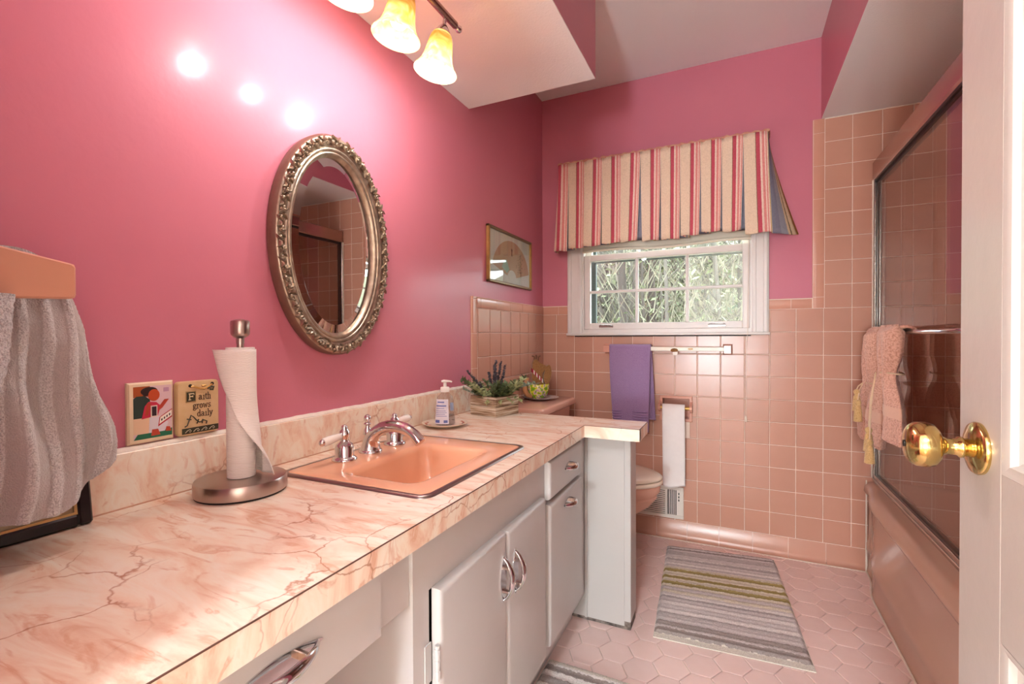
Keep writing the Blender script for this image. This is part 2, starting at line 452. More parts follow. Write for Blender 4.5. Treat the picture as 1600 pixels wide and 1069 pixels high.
def left_tiles():
    wl = WALL_L; Z0 = .0938; zt = Z0+10*P_
    MB().box(.0003, .004, -.838, .004, .2, zt+.049).build('grout', GROUT, wl)
    for r in range(5, 10):
        for i in range(8):
            y1 = -.002-i*.112; y0 = max(y1-.112, -.792)
            if y1-y0 < .01: continue
            put('tile', tm(y1-y0, P_, TILE), TILE, wl, (.0075, (y0+y1)/2, Z0+(r+.5)*P_), (0, 0, PI/2))
    def strip(poly, a0, a1, ax, name):
        MB().prism(poly, ax, a0, a1).build(name, TRIMT, wl, 50)
    # cap along the top, profile in (x, z)
    y = 0
    pr = [(.0003, zt+.001), (.0065, zt+.001), (.0078, zt+.003), (.0078, zt+.038), (.006, zt+.045), (.003, zt+.049), (.0003, zt+.05)]
    while y > -.79:
        y2 = max(y-.152, -.792); strip(pr, y2+.0009, y-.0009, 1, 'cap_tile'); y = y2
    z = .62
    while z < zt+.05:
        z2 = min(z+.152, zt+.05)
        pr2 = [(.0003, -.840), (.003, -.838), (.006, -.833), (.0078, -.826), (.0078, -.796), (.0065, -.793), (.0003, -.793)]
        strip(pr2, z+.0009, z2-.0009, 2, 'bullnose_tile'); z = z2
left_tiles()

def other_walls():
    wr = MB().box(XR, XR+.1, YF-.1, .1, 0, CEILZ).build('wall_right', GROUT)
    tag(wr, 'pink tiled wall along the far side of the tub', 'wall', kind='structure')
    mb = MB(); t = .006
    for r in range(3, 18):
        for i in range(14):
            y1 = -i*P_; z0 = .0938+r*P_
            mb.box(XR-.006, XR, y1-P_+.0012, y1-.0012, z0+.0012, min(z0+P_-.0012, 2.063), .002)
    o = mb.build('tile_field', TILE, wr); o['kind'] = 'stuff'
    we = MB().box(1.55, XR, YF, -1.54, 0, 2.064).build('wall_tub_end', PAINT)
    tag(we, 'pink wall closing the tub beside the open door', 'wall', kind='structure')
    # front wall with the doorway the photograph is taken through
    wf = MB()
    wall_holes(wf, -.1, XR+.1, 0, CEILZ, [(.545, 1.29, 0, 2.04)], YF-.1, YF, lambda a, b, c, d, e, f: (a, b, e, f, c, d))
    wf = wf.build('wall_front', PAINT); tag(wf, 'pink wall holding the open doorway', 'wall', kind='structure')
    # hall beyond the doorway
    hall = pm('hall_wall_paint', '#efe6da', .6)
    h = MB().box(-.6, 2.6, -6.0, YF-.1, -.06, -.004).build('hall_floor', pm('hall_oak', '#a9805a', .4, var=(6, .5, '#8f6947'))); tag(h, 'oak floor of the hall outside the doorway', 'floor', kind='structure')
    h = MB().box(-.6, 2.6, -6.0, YF-.1, 2.46, 2.52).build('hall_ceiling', CEIL); tag(h, 'hall ceiling outside the bathroom doorway', 'ceiling', kind='structure')
    mb = MB().box(-.7, -.6, -6.0, YF-.1, 0, 2.46).box(2.6, 2.7, -6.0, YF-.1, 0, 2.46).box(-.6, 2.6, -6.1, -6.0, 0, 2.46)
    h = mb.build('hall_walls', hall); tag(h, 'cream hall walls outside the bathroom doorway', 'wall', kind='structure')
    la = thing('fill_floor_lamp', (.70, -5.3, 0), 'added white globe fill lamp standing in the unseen hall', 'lamp')  # lamp added out of view to fill the room from the camera side
    MB().lathe([(.14, 0), (.14, .015), (.02, .03), (.010, .04), (.010, .60), (.03, .62), (.04, .65)], (.70, -5.3, 0)).build('stand', BRASS, la, 40)
    MB().sphere((.70, -5.3, .78), .14, 28, 16).build('globe', pm('fill_globe', '#ffffff', .4, emit=('#fff2e2', 5)), la, 60)
    ld = bpy.data.lights.new('hall_fill_light', 'POINT'); ld.energy = FLOOR_FILL_W; ld.color = (.86, 1, 1.08); ld.shadow_soft_size = .15
    lo = bpy.data.objects.new('hall_fill_light', ld); lo.parent = la; lo.location = (0, 0, .78); COL.objects.link(lo)
    la = thing('fill_ceiling_lamp', (.95, -4.1, 2.459), 'added white disc fill lamp on the unseen hall ceiling', 'lamp')  # second added lamp, out of view, brightens floor and lower walls
    MB().lathe([(.20, 0), (.20, -.03), (.19, -.036)], (.95, -4.1, 2.459)).build('housing', WHITE, la, 40)
    MB().lathe([(.185, -.036), (.16, -.06), (.09, -.075), (.001, -.08)], (.95, -4.1, 2.459)).build('diffuser', pm('fill_diffuser', '#ffffff', .4, emit=('#fff2e2', 5)), la, 40)
    ld = bpy.data.lights.new('ceiling_fill_light', 'AREA'); ld.shape = 'DISK'; ld.size = .36; ld.energy = CEIL_FILL_W; ld.color = (.86, 1, 1.08)
    lo = bpy.data.objects.new('ceiling_fill_light', ld); lo.parent = la; lo.location = (0, 0, -.085); COL.objects.link(lo)
other_walls()

# ------------------------------------------------------------------ window
def window():
    w = thing('window_1', (.674, 0, 1.075), 'white sash window looking onto bare woods', 'window', kind='structure')
    def casing(x0, x1, z0, z1, nm):
        m = MB().box(x0, x1, -.016, .006, z0, z1, .003)
        return m.build(nm, WINW, w)
    c = casing(.160, .244, 1.078, 2.0, 'casing'); MB().box(.166, .186, -.022, -.015, 1.078, 2.0, .003).build('casing_bead', WINW, c); MB().box(.226, .240, -.020, -.015, 1.078, 2.0, .002).build('casing_bead', WINW, c)
    c = casing(1.104, 1.177, 1.078, 2.0, 'casing'); MB().box(1.152, 1.171, -.022, -.015, 1.078, 2.0, .003).build('casing_bead', WINW, c); MB().box(1.108, 1.122, -.020, -.015, 1.078, 2.0, .002).build('casing_bead', WINW, c)
    casing(.160, 1.177, 1.93, 2.0, 'head_casing')
    MB().box(.156, 1.182, -.030, .006, 1.066, 1.080, .004).build('sill', WINW, w)
    MB().box(.20, 1.1, -.006, .002, 1.0605, 1.0665).build('sill_gap_line', BLACK, w)
    MB().box(.2445, 1.1035, .0, .16, 1.0785, 1.100).build('bottom_jamb', WINW, w)
    MB().box(.244, .252, .0, .16, 1.10, 1.93).build('jamb', WINW, w); MB().box(1.096, 1.104, .0, .16, 1.10, 1.93).build('jamb', WINW, w)
    def sash(y, z0, z1, nrow, lifts):
        s = thing('sash', (.674, y, z0), '', 'x'); del s['label']; del s['category']
        s.parent = w; s.location = Vector((.674, y, z0))-w.location
        xa, xb = .252, 1.096; st = .034; br = .036; tr = .034
        MB().box(xa, xa+st, y, y+.030, z0, z1, .003).box(xb-st, xb, y, y+.030, z0, z1, .003).box(xa+st, xb-st, y, y+.030, z0, z0+br, .003).box(xa+st, xb-st, y, y+.030, z1-tr, z1, .003).build('sash_frame', WINW, s)
        gx0, gx1, gz0, gz1 = xa+st, xb-st, z0+br, z1-tr
        for i in (1, 2):
            x = lerp(gx0, gx1, i/3); MB().box(x-.008, x+.008, y+.002, y+.026, gz0, gz1, .004).build('muntin', WINW, s)
        for j in range(1, nrow):
            z = lerp(gz0, gz1, j/nrow); MB().box(gx0, gx1, y+.001, y+.027, z-.008, z+.008, .004).build('muntin', WINW, s)
        for i in range(3):
            for j in range(nrow):
                MB().box(lerp(gx0, gx1, i/3), lerp(gx0, gx1, (i+1)/3), y+.013, y+.016, lerp(gz0, gz1, j/nrow), lerp(gz0, gz1, (j+1)/nrow)).build('pane', GLASS, s)
        if lifts:
            for x in (.377, .945):
                l = MB().box(x-.040, x+.040, y-.002, y+.001, z0+.010, z0+.022, .001)
                l.tube([(x-.037, y-.001, z0+.021), (x-.032, y-.014, z0+.021), (x, y-.018, z0+.0225), (x+.032, y-.014, z0+.021), (x+.037, y-.001, z0+.021)], .0042, 8)
                l.box(x-.036, x+.036, y-.012, y-.001, z0+.0195, z0+.0225)
                l.build('sash_lift', ALU, s, 40)
        return s
    sash(.012, 1.100, 1.520, 2, True)
    sash(.050, 1.490, 1.915, 2, False)
    # dark storm frame outside
    m = MB().box(.252, .296, .10, .125, 1.10, 1.93).box(1.068, 1.096, .10, .125, 1.10, 1.93).box(.29, 1.07, .10, .125, 1.10, 1.128).box(.29, 1.07, .10, .125, 1.487, 1.512).box(.29, 1.07, .10, .125, 1.90, 1.93)
    m.build('storm_frame', pm('storm_frame_green', '#44524f', .5), w)
    # roller shade pulled most of the way up
    sh = thing('roller_shade', (.674, -.004, 1.53), 'cream roller shade above the window sash', 'window shade')
    def f(u, v): return (lerp(.250, 1.098, u), -.002-.0015*math.sin(u*23), lerp(1.90, 1.535, v)+(.006*math.sin(u*9)*v))
    fab = pm('shade_fabric', '#ece3cf', .8, bump=(300, .15))
    MB().grid(f, 30, 6).build('fabric', fab, sh, 60)
    pts = [(lerp(.250, 1.098, u/20), -.003-.0015*math.sin(u/20*23), 1.538+.006*math.sin(u/20*9)) for u in range(21)]
    MB().tube(pts, .0085, 8).build('hem', fab, sh, 60)
    MB().tube([(.25, .0, 1.905), (1.098, .0, 1.905)], .016, 12).build('roller', fab, sh, 60)
    # pull cord hanging down the tiles
    co = thing('pull_cord', (1.078, -.012, .64), 'thin white shade cord hanging over the tiles', 'cord')
    MB().tube([(1.090, -.034, 1.56), (1.084, -.034, 1.075), (1.081, -.014, 1.03), (1.078, -.010, .665)], .0011, 6).build('cord', CREAM, co)
    MB().lathe([(.002, .03), (.004, .024), (.0055, .006), (.004, 0)], (1.078, -.010, .638), 10).build('cord_end', CREAM, co, 50)
window()

# ------------------------------------------------------------------ worktop, backsplash
def worktop():
    t = thing('vanity_worktop', (.28, -1.6, CT), 'pink marble laminate worktop with matching backsplash', 'worktop')
    xa, xf = .0205, .552; ye = -1.002; yb = -.842; xe = .742; th = .042
    sk = (.10, .48, -1.845, -1.395)
    m = MB()
    us = [0.0, sk[0], sk[1], xf-.001]; vs = [YF+.001, sk[2], sk[3], yb]
    for i in range(3):
        for j in range(3):
            if i == 1 and j == 1: continue
            m.box(us[i], us[i+1], vs[j], vs[j+1], CT-.03, CT)
    m.box(xf-.001, xe-.001, ye+.001, yb, CT-.03, CT)
    m.build('top', MARBLE, t)
    e = MB().box(xf-.02, xf, YF+.001, ye+.001, CT-th, CT-.0016).box(xf-.0005, xe, ye, ye+.02, CT-th, CT-.0016).box(xe-.02, xe, ye+.001, yb, CT-th, CT-.0016)
    e.build('edge_band', MARBLE, t)
    sdm = pm('dark_seam', '#6b4a3e', .6)
    MB().box(xf-.0012, xf+.0004, YF+.001, ye, CT-.0016, CT+.0001).box(xf, xe+.0004, ye-.0004, ye+.0012, CT-.0016, CT+.0001).box(xe-.0012, xe+.0004, ye, yb, CT-.0016, CT+.0001).build('seam_line', sdm, t)
    MB().box(.0003, .020, YF+.001, -.842, CT+.0002, .851, .001).build('backsplash', MARBLE, t)
    def f(u, v):
        y = lerp(YF+.001, -.842, u); a = v*PI
        return (.004+.008*math.cos(a)+.001*math.sin(y*70), y, .851+.008*math.sin(a)+.0005*math.sin(y*43)+.0004*math.sin(y*151))
    m = MB().grid(f, 160, 5); m.build('caulk_bead', CAULK, t, 60)
    MB().box(.0195, .023, YF+.001, -.842, CT+.0001, CT+.0022).build('caulk_line', pm('tan_caulk', '#c99a80', .6), t)
worktop()

# ------------------------------------------------------------------ cabinets
def handle(parent, y, z, x, vert=True, L=.112, name='handle'):
    """leaf shaped backplate and bowed grip on a face looking towards +x"""
    M = Matrix.Translation((x, y, z)) @ (Matrix.Identity(4) if vert else Matrix.Rotation(PI/2, 4, 'X'))
    n = 14; h = L/2
    out = [];
    for k in range(n+1):
        t = -1+2*k/n; out.append((.0145*(1-abs(t)**1.7)+.0008, t*h))
    poly = [(a, b) for a, b in out]+[(-a, b) for a, b in reversed(out)]
    b = MB(); b.prism([(u, v) for u, v in poly], 0, 0, .0022, M); 
    ob = b.build(name, CHROME, parent, 30)
    g = MB(); pts = []; rad = []
    for k in range(13):
        t = -1+2*k/12; pts.append((.003+.022*(1-t*t)**.8, 0, t*h*.88)); rad.append(.0026+.0034*(1-t*t))
    g.tube(pts, rad, 8, flat=1.6, up=(0, 1, 0), M=M).build('grip', CHROME, ob, 50)
    for t in (-.5, .5): MB().box(.001, .016, -.006, .006, t*h-.003, t*h+.003, .001, M).build('post', DULL, ob)
    return ob
def front(name, parent, y0, y1, z0, z1, x0=.5205, x1=.540):
    m = MB(); r = .011
    rings = []
    for d, x in ((0, x0), (0, x1-.009), (.0025, x1-.004), (.007, x1-.001), (.013, x1)):
        rings.append([(x, y0+d, z0+d), (x, y1-d, z0+d), (x, y1-d, z1-d), (x, y0+d, z1-d)])
    return m.loft(rings).build(name, CABW, parent, 30)

def cabinets():
    X = .520; top = CT-.0425
    # sink base
    c = thing('sink_cabinet', (.27, -1.63, 0), 'white painted cabinet with two doors below the sink', 'cabinet')
    b = MB().box(.01, .5, -1.938, -1.922, .0, top).box(.46, .474, -1.922, -1.315, 0, .10).box(.03, .5, -1.922, -1.315, .10, .115)
    b.build('body', CABW, c)
    fr = MB().box(.5, X, -1.938, -1.890, .10, top).box(.5, X, -1.890, -1.315, .595, top).box(.5, X, -1.345, -1.315, .10, .595).box(.5, X, -1.89, -1.345, .10, .13)
    fr.build('face_frame', CABW, c)
    MB().box(.470, .4995, -1.889, -1.346, .131, .594).build('dark_gap', BLACK, c)
    d = front('door', c, -1.882, -1.597, .135, .596)
    handle(d, -1.622, .495, .540)
    for z in (.185, .462):
        hg = MB().tube([(.536, -1.887, z-.033), (.536, -1.887, z+.033)], .0045, 8).box(.5205, .523, -1.906, -1.887, z-.036, z+.036)
        for q in (-.02, 0, .02): hg.tube([(.536, -1.887, z+q-.006), (.536, -1.887, z+q+.006)], .0056, 8)
        hg.build('hinge', CABW, d, 40)
    d = front('door', c, -1.594, -1.340, .135, .596); handle(d, -1.556, .485, .540)
    # drawer stack
    c = thing('drawer_cabinet', (.27, -1.1, 0), 'narrow white cabinet with drawer above a small door', 'cabinet')
    MB().box(.03, .5, -1.313, -.905, .10, .115).box(.46, .474, -1.313, -.905, 0, .10).box(.01, .5, -1.3135, -1.30, .115, top).build('body', CABW, c)
    MB().box(.5, X, -1.3145, -1.295, .10, top).box(.5, X, -.975, -.898, .10, top).box(.5, X, -1.295, -.975, .560, .584).box(.5, X, -1.295, -.975, .10, .15).box(.5, X, -1.295, -.975, .690, top).build('face_frame', CABW, c)
    MB().box(.470, .4995, -1.294, -.976, .151, .689).build('dark_gap', BLACK, c)
    d = front('drawer', c, -1.306, -.985, .578, .692); handle(d, -1.135, .640, .540, False, .092)
    d = front('door', c, -1.306, -.985, .142, .565); handle(d, -1.145, .525, .540, False, .092)
    # knee hole drawer
    c = thing('knee_hole_drawer', (.27, -2.2, .58), 'white painted drawer front above the dark knee hole', 'drawer')
    MB().box(.48, .513, -2.03, -1.9395, .590, top).box(.49, .505, YF+.002, -2.03, .60, top).build('apron', CABW, c)
    d = MB().box(.5055, .521, YF+.004, -2.018, .583, top-.001, .003).build('drawer', CABW, c)
    handle(d, -2.215, .652, .521, False, .15)
    MB().box(.05, .478, YF+.004, -1.945, .60, .615).build('drawer_bottom', CABW, c)
    # partition that ends the run
    p = thing('end_panel', (.6, -.85, 0), 'tall white panel ending the vanity beside the toilet', 'panel')
    MB().box(.01, .668, -.895, -.800, .012, top).build('board', WHITE, p)
    MB().box(.668, .692, -.897, -.798, .030, top, .002).build('edge_trim', WHITE, p)
    MB().box(.30, .668, -.893, -.802, .0, .0118).box(.668, .690, -.893, -.802, .0, .0298).build('worn_foot', pm('worn_foot', '#8a7d74', .8, var=(60, .9, '#3c332f')), p)
    MB().box(.522, .532, -.901, -.8955, .012, top, .001).build('corner_bead', WHITE, p)
cabinets()

# ------------------------------------------------------------------ sink and faucet
def sink():
    s = thing('sink', (.29, -1.62, CT), 'peach enamel drop-in sink with metal rim', 'sink')
    x0, x1, y0, y1 = .086, .500, -1.868, -1.383
    SK = pm('peach_enamel', '#eeb08d', .12, spec=.6)
    z = CT+.004
    def rr(d, zz, r): return rrect(x0+d, x1-d, y0+d, y1-d, r, zz, 8)
    b = (.222, .424, -1.800, -1.490)
    def br(d, zz, r): return rrect(b[0]+d, b[1]-d, b[2]+d, b[3]-d, r, zz, 8)
    rings = [rr(.010, z-.006, .022), rr(.012, z, .022), rr(.020, z+.0022, .024)]
    rings += [br(-.014, z+.0015, .040), br(-.007, z+.0002, .036), br(-.001, z-.005, .032), br(.004, z-.016, .030), br(.016, z-.07, .030), br(.026, z-.115, .035), br(.048, z-.134, .035), br(.085, z-.138, .014)]
    MB().loft(rings, cap0=False).build('basin', SK, s, 50)
    ring = pm('stainless_rim', '#9d8f8b', .3, 1)
    o, i = rr(-.0, CT+.0003, .030), rr(.012, CT+.0055, .024)
    rg = [rr(0, CT+.0003, .030), rr(.002, CT+.0042, .029), rr(.009, CT+.0050, .025), rr(.013, CT+.0046, .022)]
    MB().loft(rg, cap0=False, cap1=False).build('rim', ring, s, 60)
    cx, cy = (b[0]+b[1])/2, (b[2]+b[3])/2
    MB().lathe([(.024, -.0005), (.024, .002), (.018, .003), (.016, .0), (.001, -.001)], (cx, cy, z-.137), 20, cap0=False).build('drain', CHROME, s, 40)
    # underside bowl hidden in the cabinet
    f = thing('faucet', (.15, -1.629, CT+.006), 'chrome arched faucet with white porcelain lever handles', 'faucet')
    zb = CT+.006; fx = .150; fy = -1.629
    fl = MB().lathe([(.030, 0), (.0305, .004), (.027, .008), (.0255, .009)], (fx, fy, zb), 24)
    pts = []; rad = []
    for k in range(17):
        t = k/16
        if t < .35:
            q = t/.35; pts.append((fx+.010*q*q, fy, zb+.008+.040*q)); rad.append(lerp(.0245, .0175, q**.8))
        else:
            q = (t-.35)/.65; a = lerp(R(150), R(18), q)
            pts.append((fx+.083+.083*math.cos(a), fy, zb+.022+.083*math.sin(a)*.66)); rad.append(lerp(.0165, .0135, q))
    # smooth the joint by a simple relaxation
    for _ in range(3):
        pts = [pts[0]]+[tuple((pts[i-1][j]+2*pts[i][j]+pts[i+1][j])/4 for j in range(3)) for i in range(1, len(pts)-1)]+[pts[-1]]
    fl.tube(pts, rad, 16, flat=1.15, up=(0, 1, 0))
    fl.build('spout', CHROME, f, 60)
    MB().lathe([(.012, 0), (.010, .012), (.0065, .018), (.0055, .024), (.010, .027), (.010, .029), (.006, .032), (.0085, .038), (.0095, .043), (.0075, .049), (.003, .053)], (fx-.010, fy, zb+.046), 16).build('lift_knob', CHROME, f, 60)
    PORC = pm('white_porcelain', '#f3ece4', .12)
    for yy, dy in ((-1.722, -1), (-1.530, 1)):
        hd = MB().lathe([(.030, 0), (.031, .003), (.028, .007), (.0235, .009), (.0225, .012), (.0235, .030), (.020, .040), (.012, .046), (.0095, .053), (.0125, .058), (.0135, .066), (.0115, .073), (.0075, .077), (.008, .081), (.006, .086), (.002, .088)], (fx, yy, zb), 24)
        h = hd.build('handle_body', CHROME, f, 60)
        a = Vector((fx, yy, zb+.063)); dr = Vector((-.02, dy*1.0, .03 if dy > 0 else -.10)).normalized()
        p = [a+dr*q for q in (.010, .016, .020, .045, .062, .066)]
        MB().tube(p, [.0062, .0075, .0085, .0105, .0105, .0085], 14).build('lever', PORC, h, 50)
        MB().sphere(tuple(a+dr*.069), .0082, 12, 8).build('lever_tip', CHROME, h, 60)
        MB().tube([a, a+dr*.014], .008, 12).build('lever_collar', CHROME, h, 50)
sink()

# ------------------------------------------------------------------ mirror
def mirror():
    yc, zc, a, b = -1.617, 1.316, .206, .303
    m = thing('oval_mirror', (0, yc, zc), 'oval wall mirror in carved antique silver frame', 'mirror')
    SIL = pm('antique_silver', '#b7a794', .33, .85, var=(40, .6, '#7d6c5c'), bump=(90, .15))
    SIDE = pm('frame_side_bronze', '#86695a', .45, .5, var=(20, .5, '#6a4d42'))
    n = 96
    def ring(da, x): return [(x, yc+(a-da)*math.cos(2*PI*k/n), zc+(b-da)*math.sin(2*PI*k/n)) for k in range(n)]
    MB().loft([ring(.010, .0005), ring(.001, .004), ring(0, .012), ring(0, .026), ring(.004, .031)], cap0=False, cap1=False).build('side_rim', SIDE, m, 60)
    MB().loft([ring(.004, .031), ring(.006, .0345), ring(.010, .035), ring(.030, .031), ring(.034, .028), ring(.036, .030), ring(.040, .031), ring(.0435, .0285), ring(.045, .026), ring(.047, .028), ring(.051, .0285), ring(.054, .025), ring(.058, .021), ring(.061, .014)], cap0=False, cap1=False).build('moulding', SIL, m, 60)
    MG = pm('mirror_silvering', '#dcdad6', .012, 1)
    MB().loft([ring(.060, .0145), ring(.083, .0172)], cap0=False, cap1=False).build('glass_bevel', MG, m, 60)
    MB().loft([ring(.083, .0172), ring(.0835, .01722)], cap0=False, cap1=True).build('glass', MG, m)
    # carved leaves : one shared curled leaf clump, flipped alternately
    lf = MB()
    def leaf(cx, cy, ang, L, wd, hgt):
        rows = []
        for i in range(7):
            t = i/6; wdt = wd*math.sin(PI*min(1, t*.95+.08))**.7*(1-.35*t)
            px = cx+L*t*math.cos(ang+t*1.3); py = cy+L*t*math.sin(ang+t*1.3)
            nx, ny = -math.sin(ang+t*1.3), math.cos(ang+t*1.3)
            hz = hgt*(.35+.65*math.sin(PI*t))+.0025*t
            rows.append([(px-nx*wdt, py-ny*wdt, .0005), (px-nx*wdt*.6, py-ny*wdt*.6, hz*.9), (px, py, hz*.55), (px+nx*wdt*.6, py+ny*wdt*.6, hz), (px+nx*wdt, py+ny*wdt, .0005)])
        lf.loft(rows, closed=False, cap0=False, cap1=False)
    leaf(-.011, -.006, .5, .022, .0055, .0075); leaf(-.004, .007, -.9, .018, .0048, .0085); leaf(.001, -.008, 1.6, .014, .004, .006)
    lf.sphere((.010, -.003, .003), .0042, 8, 6); lf.sphere((-.010, .005, .002), .0032, 8, 6)
    me = lf.mesh('carved_leaf', 55); me.materials.append(SIL)
    N = 62
    # even spacing by arc length
    tab = [0]; K = 720
    aa, bb = a-.018, b-.018
    for k in range(K):
        t0, t1 = 2*PI*k/K, 2*PI*(k+1)/K
        tab.append(tab[-1]+math.hypot(aa*(math.cos(t1)-math.cos(t0)), bb*(math.sin(t1)-math.sin(t0))))
    j = 0
    for i in range(N):
        tgt = tab[-1]*i/N
        while tab[j+1] < tgt: j += 1
        th = 2*PI*j/K
        p = Vector((.0335, yc+aa*math.cos(th), zc+bb*math.sin(th)))
        tan = Vector((0, -aa*math.sin(th), bb*math.cos(th))).normalized()
        nx = Vector((1, 0, 0)); ny = nx.cross(tan)
        M = Matrix((tan, ny, nx)).transposed()
        ob = bpy.data.objects.new('carved_leaf', me); COL.objects.link(ob); ob.parent = m
        ob.location = p-m.location; ob.rotation_euler = M.to_euler(); s = .95+.15*math.sin(i*2.4)
        ob.scale = (s, s if i % 2 else -s, s)
mirror()

# ------------------------------------------------------------------ lights over the vanity
def lights():
    L = thing('vanity_light', (.30, -1.65, 2.0335), 'chrome bar ceiling light with amber bell shades', 'lamp')
    z0 = 2.0335; bx, bz = .297, 1.962; ys = [-1.475, -1.645, -1.815]
    MB().lathe([(.062, 0), (.062, -.010), (.055, -.020), (.02, -.024)], (bx, -1.645, z0), 28).build('ceiling_plate', CHROME, L, 40)
    for y in (-1.57, -1.72): MB().tube([(bx, y, z0-.012), (bx, y, bz)], .006, 10).build('support_rod', CHROME, L, 50)
    BAR = pm('bar_dull_chrome', '#a78f8a', .22, 1)
    MB().tube([(bx, -1.430, bz), (bx, -1.86, bz)], .0105, 12).build('bar', BAR, L, 50)
    for y, d in ((-1.430, 1), (-1.86, -1)):
        MB().tube([(bx, y, bz), (bx, y+d*.006, bz), (bx, y+d*.007, bz), (bx, y+d*.013, bz), (bx, y+d*.020, bz), (bx, y+d*.027, bz), (bx, y+d*.030, bz)], [.008, .008, .005, .0085, .011, .0085, .003], 12).build('finial', CHROME, L, 60)
    # shade glass
    m = bpy.data.materials.new('amber_alabaster_glass'); m.use_nodes = True; nt = m.node_tree; k = nt.links.new; nt.nodes.clear()
    o = nd(nt, 'ShaderNodeOutputMaterial'); tr = nd(nt, 'ShaderNodeBsdfTranslucent'); df = nd(nt, 'ShaderNodeBsdfPrincipled')
    tc = nd(nt, 'ShaderNodeTexCoord'); nz = nd(nt, 'ShaderNodeTexNoise'); nz.inputs['Scale'].default_value = 22; nz.inputs['Detail'].default_value = 5; nz.inputs['Distortion'].default_value = 2
    k(tc.outputs['Object'], nz.inputs['Vector'])
    c = ramp(nt, nz.outputs['Fac'], [(.35, '#cfab6e'), (.55, '#dcc192'), (.7, '#e6d4b0')])
    k(c, tr.inputs[0]); k(c, df.inputs['Base Color']); df.inputs['Roughness'].default_value = .25
    ms = nd(nt, 'ShaderNodeMixShader'); ms.inputs[0].default_value = .28; k(tr.outputs[0], ms.inputs[1]); k(df.outputs[0], ms.inputs[2]); k(ms.outputs[0], o.inputs[0])
    for i, y in enumerate(ys):
        # arm drops from the bar and leans towards the wall
        top = Vector((bx-.004, y, bz-.005)); ax = Vector((-.16, -.10, -1)).normalized()
        a = MB().tube([top+Vector((.004, 0, .005)), top, top+ax*.022], .0055, 10)
        M = Matrix.Translation(top+ax*.02) @ ax.to_track_quat('Z', 'Y').to_matrix().to_4x4()
        arm = a.build('arm', CHROME, L, 50)
        MB().lathe([(.006, 0), (.010, .003), (.016, .012), (.022, .022), (.0235, .030), (.021, .031)], (0, 0, 0), 20, M).build('shade_cup', CHROME, arm, 50)
        prof = [(.019, .024), (.024, .026), (.029, .034), (.033, .048), (.036, .068), (.039, .090), (.044, .108), (.052, .124), (.060, .134), (.0605, .1355), (.0585, .1345), (.0505, .1255), (.0425, .109), (.0375, .090), (.0345, .068), (.0315, .048), (.0275, .035)]
        sh = MB().lathe(prof, (0, 0, 0), 36, M, cap0=False, cap1=False).build('shade', m, L, 60)
        MB().lathe([(.010, .03), (.010, .046), (.013, .052), (.020, .066), (.0245, .082), (.023, .096), (.016, .107), (.006, .112), (.001, .113)], (0, 0, 0), 20, M).build('bulb', pm('lit_bulb_%d' % i, '#ffffff', .4, emit=('#fff2da', 3*(1.0, .5, 1.2)[i])), sh, 60)
        ld = bpy.data.lights.new('bulb_light', 'POINT'); ld.energy = BULB_W*(1.0, .55, 1.05)[i]; ld.color = (1, .985, .985); ld.shadow_soft_size = .020
        lo = bpy.data.objects.new('bulb_light', ld); COL.objects.link(lo); lo.parent = L
        lo.location = (M @ Vector((0, 0, .160)))-L.location
lights()

